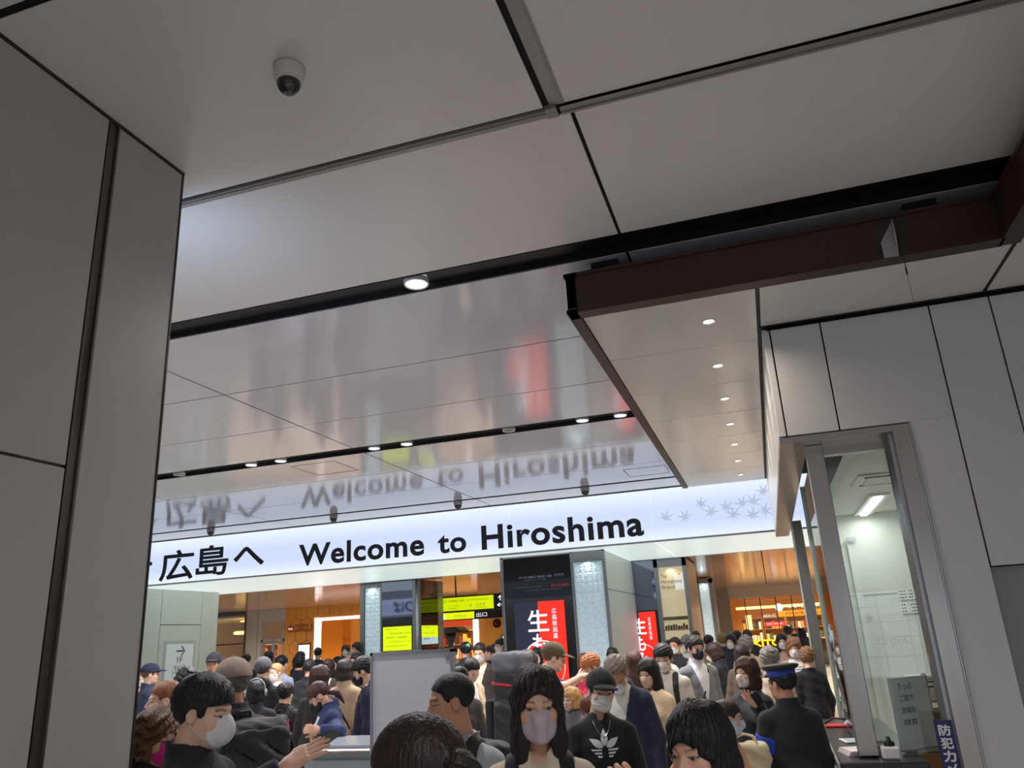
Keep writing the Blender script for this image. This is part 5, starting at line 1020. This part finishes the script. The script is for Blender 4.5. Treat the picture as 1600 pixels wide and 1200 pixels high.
person('woman in black jacket facing left with pale green tote bag', -0.75, 10.51, 1.567, 75, 'a', True, hair=('bob', 0.1, 0.01), haircol=(58, 34, 34), mask='flat', top='jacket', topcol=(34, 36, 42), legcol=(78, 62, 58), lod=1, arms=[((-0.2, 0.02, 1.08), (-0.07, 0.25, 1.12)), ((0.2, 0.02, 1.08), (0.07, 0.25, 1.12))], hands=(GRIP, GRIP), hpitch=18)
person('woman with long black hair and pale mask facing forward near the food hall', -0.66, 13.28, 1.632, 165, 'a', True, hair=('long', 0.22, 0.01), haircol=(26, 24, 26), mask='flat', top='jacket', topcol=(30, 34, 46), inner=None, lod=2)
person('person in olive jacket behind the black jacket woman', -1.08, 14.47, 1.626, -30, 'a', False, hair=('short',), haircol=(34, 28, 26), top='jacket', topcol=(150, 140, 104), lod=2)
person('person in fur trimmed dark coat before the food hall', -0.94, 15.83, 1.622, 10, 'a', True, hair=('curly',), haircol=(146, 110, 76), top='coat', topcol=(38, 46, 66), lod=2)
person('woman with brown bob and white mask raising her hand', -0.24, 6.51, 1.535, 140, 'a', True, hair=('bob', 0.13, 0.012), haircol=(66, 42, 36), mask='trim', maskcol=(236, 226, 214), top='jacket', topcol=(40, 42, 50), lod=0, arms=[None, {'e': (-0.119, 6.123, 1.119), 'w': (-0.19, 5.946, 1.253), 'up': (0.2, 0.5, -0.8)}], hands=(RELAX, OPEN))
person('girl with ponytail and pale blue mask beside the beige bag', -0.32, 5.01, 1.362, -80, 'a', True, hair=('pony', 'x'), haircol=(50, 36, 34), mask='flat', maskcol=(206, 216, 230), top='sweat', topcol=(214, 160, 120), lod=0, hpitch=6)
person('woman with glossy black fringe and bob close to the camera', -0.24, 2.38, 1.575, 150, 'a', True, hair=('bob', 0.17, 0.006, 1.02), haircol=(18, 14, 17), top='jacket', topcol=(36, 34, 38), lod=0, hpitch=10, hyaw=0, arms=[((-0.2, 0.03, 1.08), (-0.1, 0.2, 1.0)), {'e': (-0.352, 2.272, 1.249), 'w': (-0.389, 2.205, 1.347), 'up': (0.2, -0.9, 0.3)}], hands=(RELAX, GRIP))
person('station worker in dark uniform and peaked cap with blue armband', -0.0, 5.61, 1.51, 18, 'b', False, hair=('short',), haircol=(30, 28, 30), top='uniform', topcol=(32, 34, 40), legcol=(30, 32, 38), lod=0, hyaw=30, arms=[((-0.22, 0.03, 1.09), (-0.15, 0.22, 1.0)), None])
person('grey haired woman in cream jacket behind the station worker', -0.06, 8.44, 1.541, -30, 'a', True, hair=('curly',), haircol=(128, 122, 118), top='coat', topcol=(196, 180, 158), lod=1)
person('grey haired person in beige coat behind the raised hand', -0.38, 11.73, 1.613, -10, 'a', True, hair=('curly',), haircol=(124, 118, 112), top='coat', topcol=(170, 150, 122), lod=1)
person('person with dark hair in brown coat behind the raised hand', -0.37, 9.6, 1.563, -20, 'a', True, hair=('bob', 0.1, 0.0), haircol=(48, 38, 36), top='coat', topcol=(92, 74, 64), lod=1)
person('woman with light brown hair, white mask and tan coat holding a phone', 0.2, 10.26, 1.592, 178, 'a', True, hair=('bob', 0.11, 0.006, 1.08), haircol=(120, 80, 54), mask='flat', top='coat', topcol=(160, 136, 108), inner='turtle', innercol=(232, 230, 226), lod=1, arms=[None, ((0.2, 0.0, 1.08), (0.09, 0.26, 1.2))], hands=(RELAX, GRIP), hpitch=10)
person('person with curly light brown hair and black coat beside the booth', 0.32, 9.67, 1.481, 20, 'c', True, hair=('curly',), haircol=(126, 90, 62), top='coat', topcol=(24, 24, 28), lod=1, hyaw=-30, hpitch=10)
person('girl with long dark hair and white mask in dusty pink top', 0.1, 12.77, 1.607, 180, 'a', True, hair=('long', 0.24, 0.01), haircol=(30, 26, 28), mask='flat', top='sweat', topcol=(190, 160, 146), lod=2)
person('man with black hair before the food hall window beside the booth', 0.39, 16.7, 1.541, -160, 'a', False, hair=('short',), haircol=(26, 24, 24), top='jacket', topcol=(34, 34, 36), lod=2)
person('man at the food hall glazing, left end', -0.62, 14.83, 1.672, 0, 'e', False, hair=('short',), haircol=(24, 22, 24), mask=None, top='jacket', topcol=(40, 36, 38), lod=2)
person('person in knit cap before the yellow letters', -0.49, 16.28, 1.663, 10, 'a', True, hair=('long', 0.22, 0.01), haircol=(40, 32, 30), mask='flat', top='coat', topcol=(60, 50, 44), lod=2)
person('tall man before the food hall right of the yellow letters', 0.31, 18.51, 1.679, -10, 'a', False, hair=('curly',), haircol=(60, 46, 40), mask='flat', top='sweat', topcol=(36, 38, 44), lod=2)
person('woman before the food hall mullions beside the booth post', 0.59, 19.17, 1.634, 20, 'e', True, hair=('bob', 0.12, 0.01), haircol=(24, 22, 24), mask='flat', top='hoodie', topcol=(70, 52, 48), lod=2)
person('man in dark suit under the yellow hanging sign', -4.72, 13.34, 1.643, 160, 'a', False, hair=('shortm',), haircol=(40, 32, 30), mask=None, top='jacket', topcol=(36, 36, 42), lod=2)
person('woman in white blouse under the brown hanging sign', -5.92, 14.66, 1.665, 185, 'a', True, hair=('lowbun',), haircol=(60, 46, 40), mask='flat', top='coat', topcol=(214, 208, 200), lod=2)
person('person with black hair beneath the yellow screens', -6.39, 15.21, 1.648, 10, 'e', False, hair=('short',), haircol=(24, 22, 24), mask='flat', top='sweat', topcol=(44, 44, 48), lod=2)
person('man in navy suit half behind the departure pillar', -4.84, 14.29, 1.757, 140, 'a', False, hair=('shortm',), haircol=(40, 32, 30), mask='flat', top='hoodie', topcol=(28, 34, 48), lod=2)
person('person in brown coat beyond the businessman', -5.69, 16.46, 1.656, 0, 'a', True, hair=('lowbun',), haircol=(60, 46, 40), mask=None, top='jacket', topcol=(84, 64, 50), lod=2)
person('shopper with black hair left of the cafe frame', -9.98, 16.49, 1.782, 20, 'e', False, hair=('short',), haircol=(24, 22, 24), mask='flat', top='coat', topcol=(52, 50, 52), lod=2)
person('shopper in cream inside the cafe frame', -9.49, 16.87, 1.804, 200, 'a', True, hair=('long', 0.22, 0.01), haircol=(40, 32, 30), mask='flat', top='sweat', topcol=(204, 186, 160), lod=2)
person('shopper in black inside the cafe frame, right side', -9.41, 17.22, 1.834, 150, 'a', False, hair=('curly',), haircol=(60, 46, 40), mask='flat', top='hoodie', topcol=(36, 34, 36), lod=2)
person('shopper in grey coat before the glass door', -10.43, 15.25, 1.774, 0, 'e', True, hair=('bob', 0.12, 0.01), haircol=(24, 22, 24), mask=None, top='jacket', topcol=(110, 108, 106), lod=2)
person('shopper in dark jacket before the left shop window', -10.15, 14.07, 1.738, 10, 'a', False, hair=('shortm',), haircol=(40, 32, 30), mask='flat', top='coat', topcol=(40, 42, 48), lod=2)
person('person in brown jacket beside the bearded cap man', -7.72, 10.57, 1.698, 30, 'a', True, hair=('lowbun',), haircol=(60, 46, 40), mask='flat', top='sweat', topcol=(66, 54, 48), lod=2)
person('person in charcoal hood beside the long dark coat', -9.05, 14.31, 1.728, -10, 'e', False, hair=('short',), haircol=(24, 22, 24), mask='flat', top='hoodie', topcol=(46, 46, 50), lod=2)
person('woman with scarf between the tan jacket and the board', -6.21, 11.37, 1.675, 160, 'a', True, hair=('long', 0.22, 0.01), haircol=(40, 32, 30), mask=None, top='jacket', topcol=(90, 76, 70), lod=2)
person('woman in white scarf right of the brand pillar', -1.52, 17.07, 1.687, 190, 'a', True, hair=('lowbun',), haircol=(60, 46, 40), mask='flat', top='coat', topcol=(200, 196, 190), lod=2)
person('person behind the rucksack youth', -1.56, 12.75, 1.601, 170, 'e', False, hair=('short',), haircol=(24, 22, 24), mask='flat', top='sweat', topcol=(48, 46, 50), lod=2)
# ------------------------------------------------------------------ worn and held things
def who(s):
    return [q for q in PEOPLE if s in q][0]
w_ = who('beige cap'); o, bf = backpack(w_, 'big black backpack with white brand letters and loose front flap', (30, 30, 33), (.19, .12, .30), 1.12, -.24, h=.009)
e_, TR_ = PEOPLE[w_][0], PEOPLE[w_][1]
decal_text('lettering', 'BURLINGTON', o, TR_, bf, -.17, 1.06, .20, .022, front=False, m=mat('white print', (225, 225, 225), .6))
pack_part(o, w_, 'flap', lambda P: smax(np.abs(bf(P) - .010) - .006, rbox(P, (0, -.34, 1.25), (.17, .12, .13), .03), .006) + wob(P, 40, .003, 2), (-.24, -.56, 1.05), (.24, -.1, 1.46), .010, cloth((44, 45, 49), .5))
MB().lathe([(.082, -.02), (.098, .0), (.092, .03), (.070, .05)], (0, -.028, 1.43), n=22).build('scarf', cloth((46, 40, 40)), e_, True, TR_)
w_ = who('red scarf'); o, bf = backpack(w_, 'child sized black backpack with magenta side panel and white letters', (34, 34, 37), (.14, .09, .22), 1.17, -.20)
pack_part(o, w_, 'side_panel', lambda P: smax(bf(P) - .005, rbox(P, (.13, -.22, 1.15), (.045, .16, .18), .01), .004), (.05, -.45, .92), (.22, -.02, 1.40), .011, cloth((150, 26, 62)))
decal_text('lettering', 'LodSano', o, PEOPLE[w_][1], bf, .115, 1.33, -.03, .30, front=False, m=MATS['white print'], vertical=True)
MB().lathe([(.070, -.012), (.085, .0), (.080, .02), (.066, .032)], (0, -.028, 1.43), n=20).build('scarf', cloth((176, 44, 72)), PEOPLE[w_][0], True, PEOPLE[w_][1])
w_ = who('grey polo'); backpack(w_, 'black backpack worn by the man in the grey polo', (32, 33, 36), (.15, .09, .24), 1.17, -.21)
MB().prism([(-.028, .075, 1.44), (-.075, .02, 1.465), (-.07, .075, 1.40), (-.035, .10, 1.37)], (0, .006, .004)).prism([(.028, .075, 1.44), (.075, .02, 1.465), (.07, .075, 1.40), (.035, .10, 1.37)], (0, .006, .004)).build('collar', cloth((150, 156, 162)), PEOPLE[w_][0], mw=PEOPLE[w_][1])
w_ = who('mauve mask'); backpack(w_, 'black backpack on the woman in the mauve mask', (22, 22, 25), (.14, .08, .22), 1.17, -.20)
o = worn('shoulder_bag', 'small brown shoulder bag worn by the woman in the mauve mask', 'bag', w_); strap_part(o, w_, (1,), (96, 78, 60), .007, [(.060, -.03, 1.43), (.066, .06, 1.38), (.05, .13, 1.28), (-.02, .15, 1.1), (-.12, .12, .95)], .012)
pack_part(o, w_, 'bag', lambda P: rbox(P, (-.2, .08, .86), (.05, .09, .07), .02), (-.28, -.04, .76), (-.12, .2, .96), .012, cloth((96, 78, 60)))
w_ = who('hoodie with black rucksack'); backpack(w_, 'black rucksack worn by the youth in the grey hoodie', (28, 28, 31), (.14, .08, .22), 1.17, -.21)
w_ = who('towering'); o, bf = backpack(w_, 'towering grey and black trekking pack with red trim', (36, 38, 42), (.135, .14, .30), 1.30, -.25, h=.012)
pack_part(o, w_, 'lid', lambda P: rbox(P, (0, -.25, 1.63), (.135, .15, .085), .06) + wob(P, 26, .006, 3), (-.23, -.46, 1.50), (.23, -.04, 1.76), .012, cloth((104, 108, 114), .6))
pack_part(o, w_, 'red_trim', lambda P: smax(bf(P) - .008, np.abs(P[:, 2] - 1.47 + .1 * P[:, 0]) - .012, .003), (-.23, -.55, 1.40), (.23, -.05, 1.54), .010, cloth((186, 50, 40)))
pack_part(o, w_, 'side_pocket', lambda P: rbox(P, (-.19, -.26, 1.2), (.04, .09, .16), .03), (-.26, -.38, 1.0), (-.12, -.14, 1.4), .012, cloth((28, 28, 30)))
o, bf = backpack(who('young person with brown hair behind'), 'crimson backpack beside the ginger youth', (176, 30, 58), (.15, .09, .2), 1.24, -.2)
# headphones
w_ = who('silver headphones'); o = worn('headphones', 'silver headphones on the dark haired child', 'headphones', w_); HR_ = PEOPLE[w_][2]
MB().tube([(.100 * math.cos(a), -.015, .03 + .118 * math.sin(a)) for a in np.linspace(-.2, math.pi + .2, 17)], .009, 6).build('band', mat('silver plastic', (182, 184, 190), .3, metal=.4), o, True, HR_)
for q in (-1, 1): MB().lathe([(.034, 0), (.040, .012), (.034, .026), (.01, .03)], n=16, axis='x').build('ear_cup', MATS['silver plastic'], o, True, HR_ @ Matrix.Translation((q * .092, -.012, .0)) @ Matrix.Diagonal((q, 1, 1, 1)))
# green hair clip, pink bow
w_ = who('green hair clip'); MB().lathe([(.03, 0), (.034, .008), (.02, .014)], n=14, axis='y').build('hair_clip', mat('green clip', (120, 214, 140), .4), PEOPLE[w_][0], True, PEOPLE[w_][2] @ Matrix.Translation((.02, -.115, .07)) @ Matrix.Rotation(math.pi, 4, 'Z'))
w_ = who('pale blue mask'); b = MB()
for q in (-1, 1): b.add([(0, 0, 0), (q * .05, -.02, .03), (q * .055, -.012, -.028), (q * .03, .014, 0)], [(0, 1, 2), (0, 3, 1), (0, 2, 3), (1, 3, 2)])
b.build('hair_bow', mat('pink ribbon', (232, 170, 184), .6), PEOPLE[w_][0], mw=PEOPLE[w_][2] @ Matrix.Translation((0, -.13, .035)))
# white panel on the navy jacket, logo marks on tops
def lens(cx, cz, L, wd, ang, n=10):
    P = []
    for k in range(n + 1): t = k / n; P.append((t * L, wd * math.sin(math.pi * t ** .8)))
    for k in range(n - 1, 0, -1): t = k / n; P.append((t * L, -wd * math.sin(math.pi * t ** .8)))
    c, s_ = math.cos(ang), math.sin(ang); return [(cx + a * c - b_ * s_, cz + a * s_ + b_ * c) for a, b_ in P]
w_ = who('trefoil'); f_ = clothf(w_); M_wp = MATS['white print']; pe, pT = PEOPLE[w_][0], PEOPLE[w_][1]; zc_ = 1.275
for a in (90, 32, 148): decal('trefoil_leaf', [lens(.012 * math.cos(math.radians(a)), zc_ + .012 * math.sin(math.radians(a)), .098 if a == 90 else .094, .021, math.radians(a))], pe, pT, f_, True, M_wp)
for k in range(3):
    zt = zc_ - .004 - k * .018; xo = .085 - k * .018
    for q in (-1, 1): decal('logo_stripe', [[(q * .020, zt), (q * xo, zt + .002), (q * (xo - .006), zt - .009), (q * .020, zt - .009)]], pe, pT, f_, True, M_wp)
o = thing_at('necklace', 'thin silver chain necklace on the trefoil sweater man', 'necklace', pe.matrix_basis.copy()); f2 = lambda P: f_(P)
pts = np.array([(x, .3, 1.425 - .085 * (1 - (x / .055) ** 2)) for x in np.linspace(-.055, .055, 15)], np.float32)
for _ in range(50): pts[:, 1] -= np.clip(f_(pts), -.01, .05) * .8
pts[:, 1] += .003; MB().tube([tuple(p) for p in pts], .0025, 5).build('chain', M_alu, o, mw=pT); MB().lathe([(.004, 0), (.006, .004), (.004, .010)], tuple(pts[7] + np.array([0, .004, -.008], np.float32)), n=8).build('clasp', M_alu, o, mw=pT)
w_ = who('black mask and navy jacket'); f_ = top_f('tee', False, [((a[0][0] * .8, a[0][1] * .8, 1.2), (a[0][0] * .8, a[0][1] * .9, 1.16)) for a in default_arms()])
ring = []
for k in range(18):
    a, b_ = 2 * math.pi * k / 18, 2 * math.pi * (k + 1) / 18; ring.append([(.045 * math.cos(a), 1.19 + .045 * math.sin(a)), (.045 * math.cos(b_), 1.19 + .045 * math.sin(b_)), (.032 * math.cos(b_), 1.19 + .032 * math.sin(b_)), (.032 * math.cos(a), 1.19 + .032 * math.sin(a))])
decal('round_logo', ring, PEOPLE[w_][0], PEOPLE[w_][1], f_, True, mat('crimson print', (176, 36, 60), .6)); decal('logo_bar', [[(-.06, 1.178), (.06, 1.178), (.06, 1.20), (-.06, 1.20)]], PEOPLE[w_][0], PEOPLE[w_][1], f_, True, M_ink, eps=.006)
w_ = who('navy and white jacket'); f_ = clothf(w_)
for q in (-1, 1): decal('white_panel', [[(q * .02, 1.38), (q * .075, 1.37), (q * .085, 1.15), (q * .04, 1.0), (q * .012, 1.12)]], PEOPLE[w_][0], PEOPLE[w_][1], f_, True, mat('white cloth', (226, 226, 230), .8))
w_ = who('grey knit hat'); decal('jacket_logo', [[(.06, 1.34), (.10, 1.335), (.085, 1.365)]], PEOPLE[w_][0], PEOPLE[w_][1], clothf(w_), False, M_wp)
w_ = who('light brown hair, white mask'); f_ = top_f('turtle', True, [((a[0][0] * .8, a[0][1] * .8, 1.2), (a[0][0] * .8, a[0][1] * .9, 1.16)) for a in default_arms()])
for k in range(7): decal('stripe', [[(-.07, 1.36 - k * .03), (.07, 1.36 - k * .03), (.07, 1.352 - k * .03), (-.07, 1.352 - k * .03)]], PEOPLE[w_][0], PEOPLE[w_][1], f_, True, mat('grey stripe', (120, 118, 116), .8), eps=.004)
# cross straps and bags
w_ = who('tan jacket with black cross'); o = worn('shoulder_bag', 'black cross body bag on the tan jacket woman', 'bag', w_, 'bags carried in the crowd'); strap_part(o, w_, (1,), (24, 22, 22), .012, [(-.07, .0, 1.43), (-.06, -.12, 1.36), (.02, -.15, 1.2), (.14, -.13, 1.0)], .010); pack_part(o, w_, 'bag', lambda P: rbox(P, (.22, -.02, .92), (.06, .10, .08), .03), (.13, -.15, .8), (.31, .12, 1.04), .012, cloth((26, 24, 24), .6))
w_ = who('grey blazer and white'); o = worn('shoulder_bag', 'black cross body bag on the grey blazer man', 'bag', w_, 'bags carried in the crowd'); strap_part(o, w_, (1,), (26, 26, 28), .009, [(-.08, -.02, 1.43), (-.07, .07, 1.37), (0, .15, 1.22), (.12, .14, 1.0)], .012); pack_part(o, w_, 'bag', lambda P: rbox(P, (.23, .06, .90), (.05, .10, .09), .03), (.15, -.08, .78), (.31, .2, 1.03), .012, cloth((34, 34, 38), .6))
tote('pale green tote bag with two handles beside the black jacket woman', -.80, 10.22, .98, (212, 220, 182), .15, .16, .05, 70, .2)
tote('beige canvas handbag bulging beside the girl with the ponytail', -.27, 5.42, .96, (206, 192, 158), .14, .12, .07, 12, .05)
M_strap = cloth((40, 36, 36))
# phones and cards
phone(who('looking at a red phone'), 0, 'small red smartphone in the hands of the ponytail girl', (200, 44, 52), (0, 20, 60), (0, 0, .02), (.03, .006, .055))
phone(who('raising her hand'), 1, 'dark smartphone held up by the woman with raised hand', (40, 42, 52), (0, 30, 60), (-.10, .04, .0), (.03, .005, .05))
M_bluec = mat('blue white card', (70, 110, 190), .4); phone(who('businessman in'), 1, 'blue and white card in the hand of the businessman', (226, 230, 236), (0, 35, 0), (0, .02, .0), (.045, .003, .06), M_bluec, 'card', 'card')
phone(who('light brown hair, white mask'), 1, 'black smartphone held by the woman in the tan coat', (24, 24, 26), (30, 0, 0), (0, .0, .01))
phone(who('pale green tote'), 1, 'smartphone looked at by the black jacket woman', (28, 28, 32), (50, 0, 20), (0, .0, .01))
o = thing_at('card', 'black ticket card between the fingertips of the masked man', 'card', Matrix.Translation((-1.655, 2.80, 1.452)) @ Euler((math.radians(-20), math.radians(-30), 0)).to_matrix().to_4x4()); MB().box(-.055, .055, -.035, .035, -.002, .002, .001).build('card_sheet', mat('black card', (40, 40, 42), .4), o); box('stripe', mat('grey stripe card', (90, 90, 94), .4), -.05, .05, -.030, -.020, .002, .0028, o)
# station worker: peaked cap and armband
w_ = who('station worker'); e_, TR_, HR_ = PEOPLE[w_][:3]; E15 = HR_ @ Matrix.Translation((0, -.016, 0)) @ Matrix.Rotation(math.radians(-4), 4, 'X') @ Matrix.Diagonal((1, 1.17, 1, 1))
MB().lathe([(.090, .048), (.0925, .050), (.0935, .090), (.090, .092)], n=30).build('cap_band', mat('royal blue band', (36, 66, 160), .5), e_, True, E15)
MB().lathe([(.091, .090), (.112, .104), (.124, .118), (.120, .128), (.09, .136), (.03, .140), (.002, .140)], n=30).build('cap_crown', cloth((28, 30, 36), .6), e_, True, E15)
pack_v, pack_fc = surfnet(lambda P: smax(smax(ell(P, (0, .085, .045), (.085, .085, .020)), -ell(P, (0, .085, .032), (.09, .09, .024)), .003), -(P[:, 1] - .05), .004), (-.1, .03, .0), (.1, .19, .09), .006)
link('visor', new_mesh('visor', pack_v.tolist(), pack_fc.tolist(), True), mat('patent black', (12, 12, 14), .15), e_, HR_)
f_ = clothf(w_); arm = np.array(PEOPLE[w_][4][0][0]); sh = np.array([-.160, -.012, 1.345]); ca = sh * .42 + arm * .58; dn_ = (arm - sh) / np.linalg.norm(arm - sh)
v, fc = surfnet(lambda P: smax(smax(f_(P) - .006, np.abs((P - ca.astype(np.float32)) @ dn_.astype(np.float32)) - .055, .003), np.sqrt(((P - ca.astype(np.float32)) ** 2).sum(1)) - .095, .003), ca - .11, ca + .11, .007)
ab = link('armband', new_mesh('armband', v.tolist(), fc.tolist(), True), mat('blue armband', (30, 70, 190), .6), e_, TR_)
o2 = MB().box(-.03, .03, 0, .002, -.008, .008).build('lettering', mat('yellow print', (220, 200, 60), .5), ab, mw=Matrix.Translation(Vector(ca) + Vector((-.078, -.02, .0))) @ Matrix.Rotation(math.radians(80), 4, 'Z'))

# ------------------------------------------------------------------ board and gate counter among the crowd
bd = empty('notice_board', (-2.325, 5.02, 0)); tag(bd, 'grey backed free standing notice board with aluminium frame', 'board')
box('back_panel', mat('grey board back', (206, 206, 212), .5, noise=.02, nscale=2), -.285, .285, -.012, .012, .62, 1.71, bd)
MB().box(-.30, -.282, -.02, .022, .6, 1.725).box(.282, .30, -.02, .022, .6, 1.725).build('upright', mat('board frame', (150, 152, 158), .4, metal=.4), bd); MB().box(-.30, .30, -.02, .022, 1.708, 1.728).build('top_rail', M_alu, bd); box('bottom_rail', MATS['board frame'], -.30, .30, -.02, .022, .6, .62, bd); box('corner_clip', MATS['board frame'], .25, .275, -.018, -.012, 1.66, 1.69, bd)
for q in (-1, 1): MB().tube([(q * .28, 0, .6), (q * .28, 0, .03)], .014).build('leg', M_alu, bd); box('foot', MATS['board frame'], q * .28 - .02, q * .28 + .02, -.22, .22, 0, .03, bd)
gc = empty('gate_counter', (-3.02, 5.78, 0)); tag(gc, 'low pale grey gate counter with steel edge left of the board', 'counter')
box('body', mat('pale counter body', (170, 180, 182), .35), -.42, .40, -.26, .22, 0, 1.0, gc, bev=.01); MB().box(-.45, .43, -.30, .25, 1.075, 1.10, .004).build('top', mat('grey counter top', (176, 186, 192), .15), gc); MB().tube([(-.45, -.31, 1.06), (.43, -.31, 1.06)], .018).build('steel_edge', M_steel, gc); box('neck', MATS['pale counter body'], -.40, .38, -.24, .20, 1.0, 1.075, gc)

# ------------------------------------------------------------------ clutter of the booth
def papers(label, x, y, z, w2, d2, h2, col, rz, kind='paper_stack', cat='papers'):
    o = thing_at(kind, label, cat, Matrix.Translation((x, y, z)) @ Matrix.Rotation(math.radians(rz), 4, 'Z'))
    for k in range(3): box('sheet', mat('sheet %d %d %d' % col, col, .6), -w2 + .006 * k, w2 + .004 * k, -d2 - .005 * k, d2 - .003 * k, h2 * k / 3, h2 * (k + .92) / 3, o)
    return o
papers('fan of white and pink brochures on the counter edge', .43, 5.72, .97, .13, .10, .03, (232, 224, 226), 15); papers('blue folder lying on the brochures', .50, 5.74, 1.002, .07, .05, .008, (70, 84, 176), 15, 'folder', 'folder')
o = thing_at('tablet', 'white tablet lying on the counter', 'tablet', Matrix.Translation((.46, 6.25, .97)) @ Matrix.Rotation(.2, 4, 'Z')); MB().box(-.12, .12, -.09, .09, 0, .012, .004).build('body', M_white, o); box('screen', mat('pale tablet screen', (206, 220, 230), .2), -.105, .105, -.075, .075, .012, .0135, o)
o = thing_at('scanner', 'white barcode scanner on a dark cradle', 'scanner', Matrix.Translation((.47, 6.7, .97))); MB().lathe([(.05, 0), (.05, .012), (.015, .02), (.012, .08)], n=16).build('cradle', M_black, o, True); MB().tube([(-.06, 0, .05), (0, 0, .10), (.05, 0, .13), (.10, 0, .135)], [.02, .022, .03, .034], 10).build('gun', M_white, o, True)
o = thing_at('red_tray', 'red coin tray with black strap on the counter', 'tray', Matrix.Translation((.40, 7.1, .97))); MB().box(-.12, .12, -.08, .08, 0, .015, .004).build('tray', mat('red plastic', (196, 40, 44), .4), o); MB().tube([(-.12, 0, .02), (-.05, .02, .06), (.05, -.02, .05), (.12, 0, .02)], .008, 6).build('strap', M_black, o, True)
o = thing_at('dispenser', 'white dispenser box with black top at the counter corner', 'dispenser', Matrix.Translation((.56, 5.50, .97))); MB().box(-.05, .05, -.05, .05, 0, .07, .01).build('box', M_white, o); MB().lathe([(.03, .07), (.03, .09), (.012, .10), (.01, .12)], n=14).build('pump', M_black, o, True)
o = thing_at('hanging_sleeve', 'crumpled clear plastic sleeve taped to the side glass', 'sleeve', Matrix.Translation((.40, 6.4, 1.1)))
pv, pf = [], []
for i in range(7):
    for k in range(10): pv.append((.012 * math.sin(i * 1.9 + k * .8) , (i / 6 - .5) * .24 * (1 + .2 * math.sin(k)), k / 9 * .62)); 
for i in range(6):
    for k in range(9): pf.append((i * 10 + k, (i + 1) * 10 + k, (i + 1) * 10 + k + 1, i * 10 + k + 1))
lk = link('film', new_mesh('film', pv, pf, True), glass_mat('clear film', (.86, .88, .90)), o); MB().box(-.004, .004, -.08, .08, .60, .64).build('tape', mat('grey tape', (150, 152, 156), .5), o)
# white standing notice behind the front glass
o = thing_at('standing_notice', 'white notice panel with black Japanese text standing behind the front glass', 'notice', Matrix.Translation((.775, 5.80, .0)) @ Matrix.Rotation(math.radians(40), 4, 'Z'))
box('panel', M_white, -.15, .15, 0, .03, .985, 1.40, o); box('edge', mat('grey edge', (150, 146, 142), .5), .15, .158, -.002, .032, .985, 1.41, o)
for k, t_ in enumerate(('きっぷ', 'ご案内', '定期券', '精算')): fit_text('lettering', t_, M_ink, (-.11, -.001, 1.33 - k * .07), U, V, .12, .038, o)
box('base', M_alu, -.1, .1, -.06, .08, .97, .985, o)
o = thing_at('camera_notice', 'dark blue vertical sign with white security camera characters', 'notice', Matrix.Translation((.845, 5.318, .0)))
box('plate', mat('navy plate', (28, 36, 92), .4), -.048, .048, 0, .006, .60, 1.195, o)
for k, ch in enumerate('防犯カメラ作動中'): fit_text('lettering', ch, MATS['white print'], (-.03, 0, 1.115 - k * .068), U, V, .06, .055, o, fat=.0022)
# desk things
o = thing_at('tape_dispenser', 'blue desk tape dispenser with black roll on the booth desk', 'dispenser', Matrix.Translation((1.04, 7.72, 1.04))); MB().prism([(-.09, -.025, 0), (.09, -.025, 0), (.09, -.025, .08), (.05, -.025, .02), (-.02, -.025, .02), (-.09, -.025, .09)], (0, .05, 0)).build('base', mat('blue plastic', (90, 130, 200), .4), o); MB().lathe([(.055, -.02), (.055, .02), (.02, .021), (.02, -.021)], (-.03, 0, .07), axis='y', n=20).build('roll', M_black, o, True)
o = thing_at('pen_box', 'clear box with red stationery on the booth desk', 'box', Matrix.Translation((1.30, 7.75, 1.04))); MB().box(-.06, .06, -.05, .05, 0, .09, .006).build('box', mat('red box', (190, 70, 74), .4), o); MB().box(-.05, .05, -.04, .04, .09, .13).build('cards', mat('sheet 232 224 226', (232, 224, 226), .6), o)
o = thing_at('label_printer', 'white desktop printer on the booth desk', 'printer', Matrix.Translation((1.22, 8.15, 1.04))); MB().box(-.15, .15, -.12, .12, 0, .22, .015).build('body', M_camw, o); box('slot', M_black, -.11, .11, -.125, -.119, .12, .17, o); box('cards', M_white, -.06, .06, -.128, -.124, .135, .16, o)
papers('black letter tray on the booth desk', 1.42, 7.72, 1.04, .10, .07, .03, (30, 30, 32), 0, 'letter_tray', 'tray'); papers('stack of office papers on the booth desk', .98, 8.1, 1.04, .05, .09, .10, (230, 230, 226), 5)
# lit area map behind the camera (its mirror image shows in the booth glass)
o = thing_at('area_map', 'backlit white area map board on the wall behind the camera', 'map', Matrix.Translation((1.55, -.9, 0)))
M_map = mat('map face', (236, 242, 248), .4, emit=1.3, ecol=(214, 226, 246)); M_maply = mat('map line', (150, 160, 180), .5)
box('case', M_alu, -.75, .75, -.10, -.006, .95, 2.15, o); box('face', M_map, -.70, .70, -.006, 0, 1.0, 2.1, o)
for x in (-.45, -.15, .2, .5): box('street', M_maply, x - .006, x + .006, 0, .002, 1.02, 2.08, o)
for z in (1.25, 1.5, 1.7, 1.9): box('street', M_maply, -.68, .68, 0, .002, z - .006, z + .006, o)
fit_text('lettering', 'Hiroshima', M_maply, (.62, 0, 1.93), (-1, 0, 0), V, .6, .12, o); fit_text('lettering', 'STATION', M_maply, (.3, 0, 1.73), (-1, 0, 0), V, .4, .08, o); fit_text('lettering', 'District', M_maply, (.2, 0, 1.40), (-1, 0, 0), V, .45, .12, o)
MB().lathe([(.05, 0), (.05, .003)], (-.28, 0, 1.75), axis='y', n=20).build('mark', mat('green mark', (120, 200, 120), .5), o)
for q in (-.6, .6): MB().tube([(q, -.05, 0), (q, -.05, .95)], .03).build('leg', M_alu, o)
